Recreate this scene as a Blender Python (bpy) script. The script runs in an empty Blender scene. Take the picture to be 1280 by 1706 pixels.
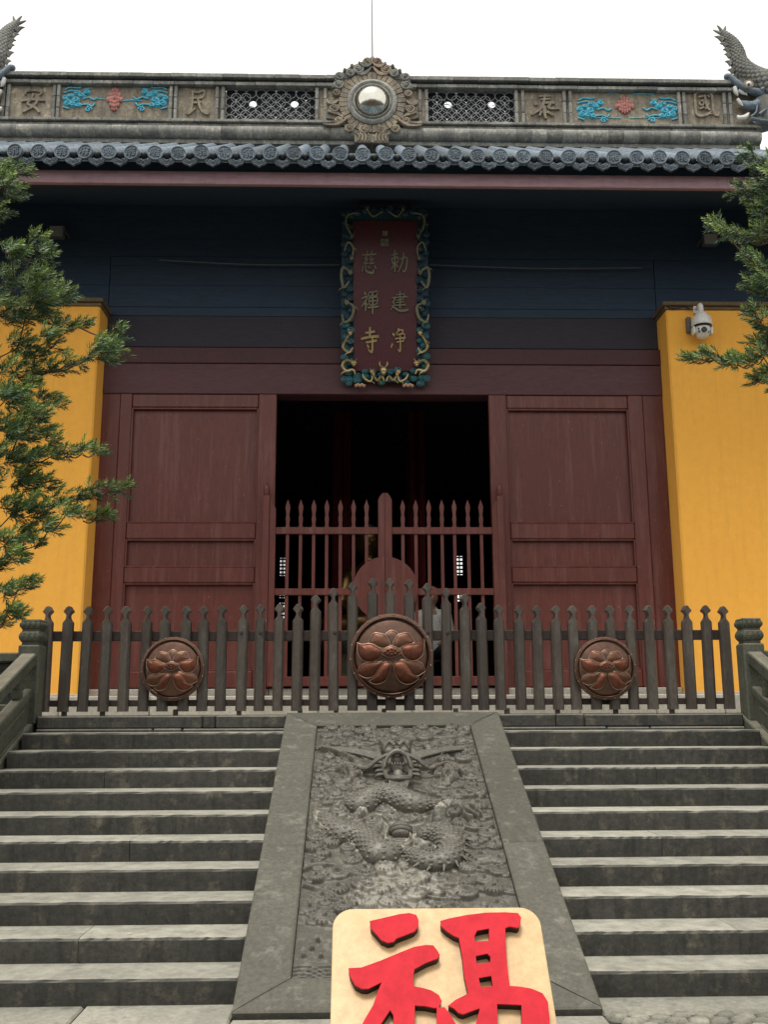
import bpy, bmesh, math, random
import numpy as np
from mathutils import Vector, Matrix
random.seed(7)
rng = np.random.default_rng(7)
R = math.radians
scene = bpy.context.scene
COL = scene.collection

# ------------------------------------------------------------------ camera, sky, sun
F, PITCH, YAW, ROLL, CX, CH = 1646.8, 0.2031, 0.0261, -0.0043, -0.3286, 1.62
fh = Vector((math.sin(YAW), math.cos(YAW), 0)); rx = Vector((math.cos(YAW), -math.sin(YAW), 0))
fwd = fh*math.cos(PITCH) + Vector((0, 0, math.sin(PITCH)))
ux = -fh*math.sin(PITCH) + Vector((0, 0, math.cos(PITCH)))
c_right = rx*math.cos(ROLL) + ux*math.sin(ROLL)
c_up = -rx*math.sin(ROLL) + ux*math.cos(ROLL)
cam_pos = Vector((CX, 0, CH))
cd = bpy.data.cameras.new('camera'); cam = bpy.data.objects.new('camera', cd); COL.objects.link(cam)
cd.sensor_fit = 'VERTICAL'; cd.sensor_height = 36; cd.lens = 36*F/1706
cd.clip_start = 0.05; cd.clip_end = 2000
m3 = Matrix((c_right, c_up, -fwd)).transposed()
cam.matrix_world = Matrix.Translation(cam_pos) @ m3.to_4x4()
scene.camera = cam

SUN_EL, SUN_AZ = R(70), R(205)       # from behind the camera, slightly left
w = bpy.data.worlds.new('World'); scene.world = w; w.use_nodes = True
nt = w.node_tree; nt.nodes.clear()
sky = nt.nodes.new('ShaderNodeTexSky'); sky.sky_type = 'NISHITA'; sky.sun_disc = False
sky.sun_elevation = SUN_EL; sky.sun_rotation = SUN_AZ; sky.air_density = 1.2; sky.dust_density = 4.0; sky.ozone_density = 1.0
hs = nt.nodes.new('ShaderNodeHueSaturation'); hs.inputs['Saturation'].default_value = 0.10
mx = nt.nodes.new('ShaderNodeMix'); mx.data_type = 'RGBA'; mx.inputs['Factor'].default_value = 0.65
mx.inputs[7].default_value = (10.3, 10.0, 9.35, 1)        # the even white of the cloud cover
bg = nt.nodes.new('ShaderNodeBackground'); bg.inputs['Strength'].default_value = 0.11
wo = nt.nodes.new('ShaderNodeOutputWorld')
nt.links.new(sky.outputs[0], hs.inputs['Color']); nt.links.new(hs.outputs[0], mx.inputs[6])
nt.links.new(mx.outputs[2], bg.inputs[0]); nt.links.new(bg.outputs[0], wo.inputs[0])
sd = bpy.data.lights.new('sun', 'SUN'); sd.energy = 1.5; sd.angle = R(18); sd.color = (1, .95, .87)
so = bpy.data.objects.new('sun', sd); COL.objects.link(so)
sdir = Vector((math.sin(SUN_AZ)*math.cos(SUN_EL), math.cos(SUN_AZ)*math.cos(SUN_EL), math.sin(SUN_EL)))
so.rotation_euler = sdir.to_track_quat('Z', 'Y').to_euler(); so.location = (0, -5, 20)
scene.view_settings.view_transform = 'Standard'; scene.view_settings.look = 'None'
scene.view_settings.gamma = 1; scene.view_settings.exposure = 0.58
scene.view_settings.use_curve_mapping = False

# ------------------------------------------------------------------ helpers
def ray(x, y):
    a = (x-640)/F; b = (853-y)/F
    return fwd + c_right*a + c_up*b
def at(x, y, Y):                      # photo pixel -> point on the plane at depth Y
    d = ray(x, y); t = Y/d.y
    return cam_pos + d*t
def on_plane(x, y, p0, n):
    d = ray(x, y); t = (p0-cam_pos).dot(n)/d.dot(n)
    return cam_pos + d*t

def tag(o, label=None, cat=None, group=None, kind=None):
    if label: o['label'] = label
    if cat: o['category'] = cat
    if group: o['group'] = group
    if kind: o['kind'] = kind
    return o
def wloc(o):
    v = Vector((0, 0, 0))
    while o is not None: v += o.location; o = o.parent
    return v
def empty(name, loc, label=None, cat=None, group=None, kind=None, parent=None):
    o = bpy.data.objects.new(name, None); COL.objects.link(o); o.location = loc; o.empty_display_size = .1
    if parent: o.parent = parent
    return tag(o, label, cat, group, kind)
def link_mesh(name, me, mat, parent=None, loc=(0, 0, 0)):
    o = bpy.data.objects.new(name, me); COL.objects.link(o)
    if mat and not me.materials: me.materials.append(mat)
    if parent: o.parent = parent
    o.location = loc
    return o
def copy_tree(o, parent=None):
    c = o.copy(); COL.objects.link(c)
    if parent: c.parent = parent
    for ch in list(o.children): copy_tree(ch, c)
    return c

class MB:
    """collects verts and faces; build() links ONE mesh object (world coordinates turned local to its parent)"""
    def __init__(s): s.v = []; s.f = []
    def add(s, vs, fs):
        n = len(s.v); s.v += [tuple(p) for p in vs]; s.f += [tuple(i+n for i in f) for f in fs]; return s
    def box(s, x0, x1, y0, y1, z0, z1, b=0.0):
        if x0 > x1: x0, x1 = x1, x0
        if y0 > y1: y0, y1 = y1, y0
        if z0 > z1: z0, z1 = z1, z0
        if b <= 0:
            vs = [(x, y, z) for x in (x0, x1) for y in (y0, y1) for z in (z0, z1)]
            return s.add(vs, [(0,1,3,2),(4,6,7,5),(0,4,5,1),(2,3,7,6),(0,2,6,4),(1,5,7,3)])
        b = min(b, (x1-x0)*.45, (y1-y0)*.45, (z1-z0)*.45)
        vs = []; idx = {}
        X = (x0, x1); Y = (y0, y1); Z = (z0, z1)
        for i in (0, 1):
            for j in (0, 1):
                for k in (0, 1):
                    for a in range(3):
                        d = [b if q == 0 else -b for q in (i, j, k)]; d[a] = 0
                        idx[(i, j, k, a)] = len(vs); vs.append((X[i]+d[0], Y[j]+d[1], Z[k]+d[2]))
        fs = []
        for i in (0, 1):
            fs.append([idx[(i,0,0,0)], idx[(i,1,0,0)], idx[(i,1,1,0)], idx[(i,0,1,0)]])
            fs.append([idx[(0,i,0,1)], idx[(1,i,0,1)], idx[(1,i,1,1)], idx[(0,i,1,1)]])
            fs.append([idx[(0,0,i,2)], idx[(1,0,i,2)], idx[(1,1,i,2)], idx[(0,1,i,2)]])
        for a, bb in ((0, 1), (0, 1)):
            pass
        for j in (0, 1):
            for k in (0, 1):
                fs.append([idx[(0,j,k,1)], idx[(1,j,k,1)], idx[(1,j,k,2)], idx[(0,j,k,2)]])
                fs.append([idx[(j,0,k,0)], idx[(j,1,k,0)], idx[(j,1,k,2)], idx[(j,0,k,2)]])
                fs.append([idx[(j,k,0,0)], idx[(j,k,1,0)], idx[(j,k,1,1)], idx[(j,k,0,1)]])
        for i in (0, 1):
            for j in (0, 1):
                for k in (0, 1): fs.append([idx[(i,j,k,0)], idx[(i,j,k,1)], idx[(i,j,k,2)]])
        return s.add(vs, fs)
    def extrude(s, pts, f, d0, d1):        # closed outline, f(u,v,w)->xyz
        n = len(pts); vs = [f(u, v, d0) for u, v in pts] + [f(u, v, d1) for u, v in pts]
        fs = [tuple(range(n)), tuple(range(2*n-1, n-1, -1))]
        for i in range(n): j = (i+1) % n; fs.append((i, j, n+j, n+i))
        return s.add(vs, fs)
    def ribbon(s, pts, f, h, taper=.75, sm=5):   # brush stroke: pts (u,v,halfwidth)
        P = catmull(pts, sm); n = len(P); vs = []
        for i, (u, v, wd) in enumerate(P):
            a = P[max(i-1, 0)]; b = P[min(i+1, n-1)]
            du, dv = b[0]-a[0], b[1]-a[1]; L = math.hypot(du, dv) or 1
            nx, ny = -dv/L, du/L
            for q, hh in ((-1, 0), (-taper, h), (taper, h), (1, 0)):
                vs.append(f(u+nx*wd*q, v+ny*wd*q, hh))
        fs = [(0, 1, 2, 3), tuple(4*(n-1)+k for k in (3, 2, 1, 0))]
        for i in range(n-1):
            for k in range(3): a = 4*i+k; fs.append((a, a+1, a+5, a+4))
        return s.add(vs, fs)
    def tube(s, pts, rad, n=8, sm=4, caps=True):
        if isinstance(rad, (int, float)): rad = [rad]*len(pts)
        Q = catmull([tuple(p)+(r,) for p, r in zip(pts, rad)], sm) if sm > 1 else [tuple(p)+(r,) for p, r in zip(pts, rad)]
        m = len(Q); vs = []; prev = None
        for i, q in enumerate(Q):
            a = Vector(Q[max(i-1, 0)][:3]); b = Vector(Q[min(i+1, m-1)][:3]); t = (b-a).normalized()
            if prev is None:
                up = Vector((0, 0, 1)) if abs(t.z) < .9 else Vector((1, 0, 0)); prev = t.cross(up).normalized()
            x = (prev - t*prev.dot(t)).normalized(); y = t.cross(x); prev = x
            for k in range(n):
                an = 2*math.pi*k/n; vs.append(Vector(q[:3]) + (x*math.cos(an)+y*math.sin(an))*q[3])
        fs = []
        for i in range(m-1):
            for k in range(n): k2 = (k+1) % n; fs.append((i*n+k, i*n+k2, (i+1)*n+k2, (i+1)*n+k))
        if caps: fs += [tuple(range(n-1, -1, -1)), tuple((m-1)*n+k for k in range(n))]
        return s.add(vs, fs)
    def lathe(s, prof, f, n=24, a0=0, a1=2*math.pi):    # prof (r,h); f(x,y,h)
        full = abs(a1-a0-2*math.pi) < 1e-6; m = n if full else n+1; vs = []
        for r, h in prof:
            for k in range(m):
                a = a0+(a1-a0)*k/n; vs.append(f(r*math.cos(a), r*math.sin(a), h))
        fs = []
        for i in range(len(prof)-1):
            for k in range(n): k2 = (k+1) % m; fs.append((i*m+k, i*m+k2, (i+1)*m+k2, (i+1)*m+k))
        return s.add(vs, fs)
    def ell(s, c, r, n=12, m=8):
        vs = []
        for i in range(1, m):
            t = math.pi*i/m
            for k in range(n):
                a = 2*math.pi*k/n; vs.append((c[0]+r[0]*math.sin(t)*math.cos(a), c[1]+r[1]*math.sin(t)*math.sin(a), c[2]+r[2]*math.cos(t)))
        fs = []
        for i in range(m-2):
            for k in range(n): k2 = (k+1) % n; fs.append((i*n+k, (i+1)*n+k, (i+1)*n+k2, i*n+k2))
        vs += [(c[0], c[1], c[2]+r[2]), (c[0], c[1], c[2]-r[2])]; T = len(vs)-2
        for k in range(n): k2 = (k+1) % n; fs += [(T, k, k2), (T+1, (m-2)*n+k2, (m-2)*n+k)]
        return s.add(vs, fs)
    def mesh(s, name, off=Vector((0, 0, 0)), smooth=False, angle=None):
        me = bpy.data.meshes.new(name)
        me.from_pydata([(v[0]-off[0], v[1]-off[1], v[2]-off[2]) for v in s.v], [], s.f)
        bm = bmesh.new(); bm.from_mesh(me); bmesh.ops.recalc_face_normals(bm, faces=bm.faces); bm.to_mesh(me); bm.free()
        if smooth:
            me.polygons.foreach_set('use_smooth', [True]*len(me.polygons))
            if angle: me.set_sharp_from_angle(angle=R(angle))
        return me
    def build(s, name, mat, parent=None, smooth=False, angle=40, **kw):
        off = wloc(parent)
        me = s.mesh(name, off, smooth, angle)
        return tag(link_mesh(name, me, mat, parent), **kw)

def catmull(P, n):
    P = [tuple(p) for p in P]
    if len(P) < 2 or n <= 1: return P
    out = []
    for i in range(len(P)-1):
        p0 = P[max(i-1, 0)]; p1 = P[i]; p2 = P[i+1]; p3 = P[min(i+2, len(P)-1)]
        for k in range(n):
            t = k/n
            out.append(tuple(.5*((2*b)+(-a+c)*t+(2*a-5*b+4*c-d)*t*t+(-a+3*b-3*c+d)*t**3) for a, b, c, d in zip(p0, p1, p2, p3)))
    out.append(P[-1]); return out

def blobmesh(caps, voxel, name):
    """capsules (p0, r0, p1, r1) fused into one continuous surface"""
    mb = MB()
    for p0, r0, p1, r1 in caps:
        p0, p1 = Vector(p0), Vector(p1); L = (p1-p0).length; k = max(2, int(L/max(min(r0, r1)*.35, .01)))
        for i in range(k+1):
            t = i/k; p = p0.lerp(p1, t); r = r0+(r1-r0)*t; mb.ell(p, (r, r, r), 12, 8)
    me = mb.mesh(name+'_raw'); o = bpy.data.objects.new(name+'_raw', me); COL.objects.link(o)
    md = o.modifiers.new('r', 'REMESH'); md.mode = 'VOXEL'; md.voxel_size = voxel; md.use_smooth_shade = True
    sm = o.modifiers.new('s', 'SMOOTH'); sm.iterations = 4; sm.factor = .6
    dg = bpy.context.evaluated_depsgraph_get(); res = bpy.data.meshes.new_from_object(o.evaluated_get(dg))
    bpy.data.objects.remove(o); res.name = name; return res

def outline_mesh(polys, extrude, bevel, name):
    cu = bpy.data.curves.new(name, 'CURVE'); cu.dimensions = '2D'; cu.fill_mode = 'BOTH'
    cu.extrude = extrude; cu.bevel_depth = bevel; cu.bevel_resolution = 1
    for P in polys:
        sp = cu.splines.new('POLY'); sp.points.add(len(P)-1); sp.use_cyclic_u = True
        for i, (x, y) in enumerate(P): sp.points[i].co = (x, y, 0, 1)
    o = bpy.data.objects.new(name, cu); COL.objects.link(o)
    bpy.context.view_layer.update()
    dg = bpy.context.evaluated_depsgraph_get(); me = bpy.data.meshes.new_from_object(o.evaluated_get(dg))
    bpy.data.objects.remove(o); return me

# ------------------------------------------------------------------ materials
def mat(name, c1, c2=None, scale=3.0, rough=.75, bump=.25, fine=40, metal=0.0, c3=None, streak=0.0, top=None,
        spec=.35, rnd=.12, coat=0, stretch=(1, 1, 1), speck=None, contrast=.5, dirt=None, attr=None, bdist=.01, fdark=.72):
    m = bpy.data.materials.new(name); m.use_nodes = True; nt = m.node_tree; N = nt.nodes; L = nt.links
    b = N['Principled BSDF']; b.inputs['Roughness'].default_value = rough; b.inputs['Metallic'].default_value = metal
    b.inputs['Specular IOR Level'].default_value = spec
    if coat: b.inputs['Coat Weight'].default_value = coat; b.inputs['Coat Roughness'].default_value = .3
    g = N.new('ShaderNodeNewGeometry'); oi = N.new('ShaderNodeObjectInfo')
    mp = N.new('ShaderNodeMapping'); mp.inputs['Scale'].default_value = stretch
    L.new(g.outputs['Position'], mp.inputs['Vector'])
    off = N.new('ShaderNodeVectorMath'); off.operation = 'MULTIPLY_ADD'
    L.new(oi.outputs['Random'], off.inputs[0]); off.inputs[1].default_value = (7, 7, 7); L.new(mp.outputs[0], off.inputs[2])
    vec = off.outputs[0] if rnd > 0 else mp.outputs[0]
    def noise(s, det=5, r=.6, v=None):
        n = N.new('ShaderNodeTexNoise'); n.inputs['Scale'].default_value = s; n.inputs['Detail'].default_value = det
        n.inputs['Roughness'].default_value = r; L.new(v or vec, n.inputs['Vector']); return n.outputs['Fac']
    def ramp(x, a, c):
        r = N.new('ShaderNodeMapRange'); r.inputs['From Min'].default_value = a; r.inputs['From Max'].default_value = c
        r.clamp = True; L.new(x, r.inputs['Value']); return r.outputs[0]
    def mix(fac, a, c, blend='MIX'):
        x = N.new('ShaderNodeMix'); x.data_type = 'RGBA'; x.blend_type = blend
        if isinstance(fac, float): x.inputs['Factor'].default_value = fac
        else: L.new(fac, x.inputs['Factor'])
        for i, q in ((6, a), (7, c)):
            if isinstance(q, tuple): x.inputs[i].default_value = (*q[:3], 1)
            else: L.new(q, x.inputs[i])
        return x.outputs[2]
    c2 = c2 or tuple(q*.75 for q in c1)
    lo, hi = .5-contrast*.4, .5+contrast*.4
    col = mix(ramp(noise(scale), lo, hi), c1, c2)
    fn = noise(fine, 6, .7)
    col = mix(ramp(fn, .3, .75), col, tuple(q*fdark for q in c2))
    if c3: col = mix(ramp(noise(scale*2.3, 8, .72), .55, .72), col, c3)
    if streak:
        mp2 = N.new('ShaderNodeMapping'); mp2.inputs['Scale'].default_value = (9, 9, .6); L.new(g.outputs['Position'], mp2.inputs['Vector'])
        st = ramp(noise(1.6, 5, .65, mp2.outputs[0]), .5, .75)
        k = N.new('ShaderNodeMath'); k.operation = 'MULTIPLY'; k.inputs[1].default_value = streak; L.new(st, k.inputs[0])
        col = mix(k.outputs[0], col, dirt or tuple(q*.35 for q in c2))
    if top:                                # paler upward faces: wear plus overhead light painted into the colour
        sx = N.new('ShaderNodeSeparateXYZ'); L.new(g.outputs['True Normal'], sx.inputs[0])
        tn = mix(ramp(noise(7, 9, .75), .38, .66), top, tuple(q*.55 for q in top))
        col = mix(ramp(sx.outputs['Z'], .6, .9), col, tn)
    if speck:
        vo = N.new('ShaderNodeTexVoronoi'); vo.inputs['Scale'].default_value = 16; L.new(mp.outputs[0], vo.inputs['Vector'])
        col = mix(ramp(vo.outputs['Distance'], .07, .02), col, speck)
    if attr:
        at_ = N.new('ShaderNodeAttribute'); at_.attribute_name = attr[0]
        col = mix(at_.outputs['Fac'], col, attr[1])
    if rnd > 0:
        rr = N.new('ShaderNodeMapRange'); rr.inputs['To Min'].default_value = 1-rnd; rr.inputs['To Max'].default_value = 1+rnd
        L.new(oi.outputs['Random'], rr.inputs['Value'])
        cb = N.new('ShaderNodeVectorMath'); cb.operation = 'SCALE'; L.new(col, cb.inputs[0]); L.new(rr.outputs[0], cb.inputs['Scale']); col = cb.outputs[0]
    L.new(col, b.inputs['Base Color'])
    if bump:
        bp = N.new('ShaderNodeBump'); bp.inputs['Strength'].default_value = bump; bp.inputs['Distance'].default_value = bdist
        L.new(fn, bp.inputs['Height']); L.new(bp.outputs[0], b.inputs['Normal'])
    return m

M = {}
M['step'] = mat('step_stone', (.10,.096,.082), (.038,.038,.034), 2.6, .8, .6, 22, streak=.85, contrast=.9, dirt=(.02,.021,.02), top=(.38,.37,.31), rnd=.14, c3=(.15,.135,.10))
M['ramp'] = mat('ramp_stone', (.15,.143,.115), (.085,.083,.067), 2.6, .8, .45, 34, rnd=.1, c3=(.20,.19,.155), contrast=.8)
M['relief'] = mat('relief_stone', (.155,.142,.115), (.072,.067,.055), 3.5, .42, .55, 45, rnd=0, spec=.5, attr=('stain', (.50,.48,.40)), contrast=.8)
M['dragon'] = mat('worn_dragon_stone', (.20,.185,.152), (.105,.098,.082), 6, .4, .5, 50, rnd=.06, spec=.55, contrast=.8, c3=(.27,.26,.215))
M['platform'] = mat('platform_stone', (.52,.49,.42), (.38,.36,.31), 2.5, .8, .35, 30, rnd=.12)
M['pave'] = mat('paving_stone', (.40,.385,.32), (.25,.245,.205), 2.5, .85, .5, 22, rnd=.1, c3=(.14,.14,.12))
M['cobble'] = mat('cobble_stone', (.34,.33,.27), (.20,.195,.16), 8, .8, .5, 40, rnd=.3)
M['soil'] = mat('soil', (.06,.055,.045), (.035,.035,.028), 3, .95, .5, 40, rnd=0)
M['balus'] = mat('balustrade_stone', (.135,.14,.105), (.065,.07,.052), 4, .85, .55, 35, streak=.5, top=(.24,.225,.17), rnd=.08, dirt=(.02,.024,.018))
M['balus_dark'] = mat('dark_carved_stone', (.05,.055,.05), (.025,.028,.026), 5, .85, .5, 35, rnd=.08)
M['yellow'] = mat('ochre_plaster', (.90,.455,.072), (.86,.42,.062), .7, .85, .08, 9, rnd=0, streak=.3, dirt=(.60,.29,.06), contrast=.9, fdark=.92)
M['cap'] = mat('wall_cap_board', (.21,.15,.075), (.13,.09,.05), 5, .8, .3, 40)
M['maroon'] = mat('maroon_paint', (.142,.033,.024), (.108,.026,.020), 2.2, .42, .25, 28, rnd=.07, streak=.55, dirt=(.19,.085,.075), stretch=(1,1,.25), speck=(.28,.17,.15), spec=.4)
M['maroon_dark'] = mat('dark_maroon_paint', (.078,.024,.027), (.055,.02,.024), 2.2, .6, .2, 28, rnd=.08, streak=.3, dirt=(.02,.012,.014))
M['maroon_worn'] = mat('worn_lintel_paint', (.115,.044,.05), (.085,.034,.04), 1.5, .6, .25, 20, rnd=.08, stretch=(.3,1,2), speck=(.25,.17,.15))
M['glare_board'] = mat('glare_blue_boards', (.034,.064,.110), (.030,.056,.095), 1.2, .8, .1, 20, rnd=.03, stretch=(.25,1,2))  # dark boards with the blue sky glare mixed into the colour
M['plum_board'] = mat('glare_fade_boards', (.034,.058,.095), (.030,.050,.084), 1.2, .8, .1, 20, rnd=.03, stretch=(.25,1,2))  # slightly less blue: the painted glare fades lower down
M['glare_end_board'] = mat('glare_end_boards', (.042,.040,.054), (.036,.034,.047), 1.2, .8, .1, 20, rnd=.03, stretch=(.25,1,2))  # darker still, where the painted glare runs out above the lintel
M['fascia'] = mat('fascia_paint', (.46,.30,.34), (.38,.24,.28), 2.5, .7, .25, 18, rnd=0, stretch=(.3,1,2), streak=.25)
M['tile'] = mat('grey_roof_tile', (.20,.26,.315), (.10,.135,.17), 8, .6, .5, 34, rnd=.24, c3=(.36,.42,.46), spec=.5)
M['tile_dark'] = mat('dark_roof_tile', (.04,.05,.058), (.025,.03,.036), 6, .5, .3, 40, rnd=.2)
M['ridge'] = mat('weathered_ridge_plaster', (.46,.39,.28), (.19,.17,.14), 4.2, .85, .45, 24, rnd=.16, c3=(.58,.49,.32), streak=.7, dirt=(.055,.058,.06))
M['ridge_grey'] = mat('grey_ridge_tile', (.37,.37,.33), (.17,.175,.168), 5, .8, .5, 30, rnd=.3, c3=(.52,.47,.36), streak=.6, dirt=(.06,.062,.062))
M['lattice'] = mat('lattice_tile', (.5,.51,.52), (.32,.33,.34), 6, .8, .2, 40, rnd=.25)
M['void'] = mat('dark_backing', (.022,.028,.036), (.014,.018,.024), 6, .9, .2, 40, rnd=0)
M['cloud_blue'] = mat('faded_blue_paint', (.13,.58,.74), (.08,.46,.63), 12, .7, .35, 50, c3=(.36,.72,.78), rnd=.08)
M['pink'] = mat('faded_pink_paint', (.55,.24,.21), (.40,.17,.15), 12, .75, .35, 50, c3=(.20,.14,.12), rnd=.1)
M['gild_worn'] = mat('rust_lime_scroll', (.40,.29,.18), (.22,.19,.16), 6, .8, .4, 40, rnd=.2)
M['picket'] = mat('weathered_picket', (.095,.088,.072), (.055,.042,.035), 4, .45, .6, 34, rnd=.25, streak=.75, dirt=(.034,.022,.019), c3=(.10,.11,.095), stretch=(1,1,.4), spec=.45)
M['rail'] = mat('dark_rail_wood', (.055,.038,.032), (.035,.025,.022), 3, .6, .3, 30, rnd=.1)
M['copper'] = mat('aged_copper', (.19,.10,.07), (.12,.07,.052), 5, .42, .3, 18, metal=.75, rnd=.1, c3=(.09,.06,.045), spec=.5)
M['copper_red'] = mat('polished_copper_petal', (.235,.08,.043), (.13,.052,.035), 9, .46, .25, 22, metal=.75, rnd=.12)
M['copper_rim'] = mat('copper_rim', (.36,.25,.18), (.24,.16,.12), 7, .38, .2, 30, metal=.8, rnd=.1)
M['copper_dull'] = mat('dull_copper_petal', (.20,.09,.055), (.13,.065,.043), 7, .42, .25, 22, metal=.7, rnd=.12)
M['steel'] = mat('mirror_ball_metal', (.74,.73,.66), (.66,.65,.58), 3, .16, .06, 5, metal=1, rnd=0)
M['white'] = mat('white_camera_shell', (.80,.80,.76), (.70,.70,.66), 6, .3, .05, 30, rnd=0)
M['black'] = mat('black_glass', (.012,.012,.014), (.01,.01,.012), 6, .15, 0, 30, rnd=0)
M['grey_metal'] = mat('grey_metal', (.15,.16,.16), (.1,.11,.11), 6, .5, .1, 30, rnd=0)
M['gold'] = mat('gold_leaf', (.58,.45,.22), (.38,.31,.16), 12, .34, .25, 40, metal=.7, rnd=.1)
M['gold_dim'] = mat('dimmed_gold', (.27,.25,.16), (.16,.17,.12), 12, .65, .25, 40, metal=.2, rnd=.15)  # dim gilt; on the name board it carries the eave shade
M['old_gold'] = mat('dark_mottled_gold', (.34,.20,.07), (.12,.075,.035), 5, .3, .3, 40, metal=.85, rnd=0, contrast=.8)  # gold mottled with a darker brown
M['teal'] = mat('teal_paint', (.05,.19,.215), (.03,.12,.15), 14, .6, .3, 40, rnd=.12, c3=(.12,.30,.31))
M['teal_dark'] = mat('shaded_teal_paint', (.028,.085,.12), (.02,.055,.085), 14, .65, .3, 40, rnd=.12, c3=(.06,.12,.14))  # teal with the bluish shade under the eaves mixed in
M['plaque'] = mat('plaque_red', (.10,.022,.028), (.075,.02,.028), 3, .4, .1, 30, rnd=0, spec=.4)
M['peach'] = mat('peach_carving', (.62,.40,.27), (.5,.3,.2), 10, .6, .2, 40, rnd=0)
M['birch'] = mat('plywood_face', (.72,.50,.27), (.66,.44,.22), 3.5, .42, .05, 30, rnd=0, c3=(.60,.37,.17), contrast=1.1)
M['ply'] = mat('plywood_edge', (.78,.60,.38), (.70,.52,.32), 20, .6, .1, 60, rnd=0)
M['red'] = mat('red_lacquer', (.62,.028,.042), (.55,.022,.036), 2, .6, .03, 20, rnd=0, spec=.12)
M['black_edge'] = mat('black_letter_edge', (.02,.012,.012), (.015,.01,.01), 5, .6, .1, 40, rnd=0)
M['bark'] = mat('bark', (.12,.09,.065), (.07,.052,.04), 10, .9, .6, 40, rnd=0)
M['red_cloth'] = mat('red_hanging_cloth', (.20,.02,.02), (.12,.015,.015), 4, .8, .2, 30, rnd=.1)
M['shirt'] = mat('white_jacket_cloth', (.78,.78,.74), (.68,.68,.64), 6, .8, .2, 40, rnd=0)
M['trouser'] = mat('dark_trouser_cloth', (.03,.03,.035), None, 6, .85, .2, 40, rnd=0)
M['skin'] = mat('skin', (.45,.27,.19), (.42,.25,.17), 6, .5, .05, 60, rnd=0)
M['hair'] = mat('black_hair', (.012,.01,.01), None, 12, .5, .3, 80, rnd=0)
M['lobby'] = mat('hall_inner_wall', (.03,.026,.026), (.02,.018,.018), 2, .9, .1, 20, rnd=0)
# ------------------------------------------------------------------ ground and paving
gm = MB(); gm.add([(-300,-300,-.03),(300,-300,-.03),(300,400,-.03),(-300,400,-.03)], [(0,1,2,3)])
ground = gm.build('ground', M['soil'], kind='structure')
paving = empty('paving', (0, 4, 0), kind='structure')
def slab(x0, x1, y0, y1, z0, z1, mt, parent, name='paving_slab', b=.012):
    return MB().box(x0, x1, y0, y1, z0+random.uniform(-.0, .0), z1+random.uniform(-.003, .003), b).build(name, mt, parent)
STEP_D, STEP_H, Y0, ZT = .3536, .1476, 6.189, 1.6236
SL = math.atan(STEP_H/STEP_D)
for (a, b_) in ((-6.6,-4.6),(-4.59,-3.1),(-3.09,-1.9),(-1.89,-1.03),(1.03,2.3),(2.31,3.7),(3.71,5.2),(5.21,6.6)):
    slab(a, b_, 5.885 if a > 0 else 5.72, 6.22, -.12, 0, M['pave'], paving)
slab(-1.02, 1.02, 5.45, 5.83, -.12, .004, M['pave'], paving)
# left court: big flags; right: cobbles
for j, yy in enumerate((4.9, 3.9, 2.9, 1.9)):
    x = -6.5+.3*(j % 2)
    while x < .2:
        wd = random.uniform(.9, 1.4); x1 = min(x+wd, .3)
        slab(x, x1-.012, yy-.18 if j else yy-.18, yy+.81 if j else yy+.79, -.12, 0, M['pave'], paving); x = x1
def cobble_mesh(k):
    r_ = random.Random(k); n = 7; vs = []; a0 = r_.random()*6
    rad = [r_.uniform(.8, 1.1) for _ in range(n)]
    for s_, z in ((1.0, -.04), (1.0, .0), (.72, .016)):
        for i in range(n): a = a0+2*math.pi*i/n; vs.append((math.cos(a)*rad[i]*s_*.062, math.sin(a)*rad[i]*s_*.05, z))
    fs = [tuple(range(2*n, 3*n))]
    for q in range(2):
        for i in range(n): j = (i+1) % n; fs.append((q*n+i, q*n+j, (q+1)*n+j, (q+1)*n+i))
    return MB().add(vs, fs).mesh('cobble', smooth=True, angle=50)
cms = [cobble_mesh(k) for k in range(8)]
n_ = 0
for row in range(9):
    for i in range(26):
        if n_ >= 240: break
        x = 1.10+i*.118+(row % 2)*.06+random.uniform(-.008, .008); y = 5.83-row*.098+random.uniform(-.006, .006)
        o = link_mesh('cobble', cms[n_ % 8], M['cobble'], paving, (x, y-4, random.uniform(-.012, .0)))
        o.rotation_euler.z = random.uniform(-.3, .3); n_ += 1
bm_ = MB().box(1.03, 4.2, 2.0, 5.88, -.1, -.022); bm_.build('cobble_bed', M['soil'], paving)

# ------------------------------------------------------------------ platform
plat = empty('stone_platform', (0, 9.8, 0), kind='structure')
for sx in (-1, 1):
    MB().box(sx*3.42, sx*13, 9.86, 30, -.05, 1.615).build('platform_wall', M['balus_dark'], plat)
MB().box(-3.418, 3.418, 9.95, 30, -.05, 1.60).build('platform_core', M['balus_dark'], plat)
yy = 9.93
for r_ in range(2):
    x = -6.4+r_*.6
    while x < 6.4:
        wd = random.uniform(1.0, 1.6); slab(x, x+wd-.008, yy+r_*.85, yy+.842+r_*.85, 1.605, 1.6235, M['platform'], plat, 'platform_slab', .006); x += wd
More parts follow.
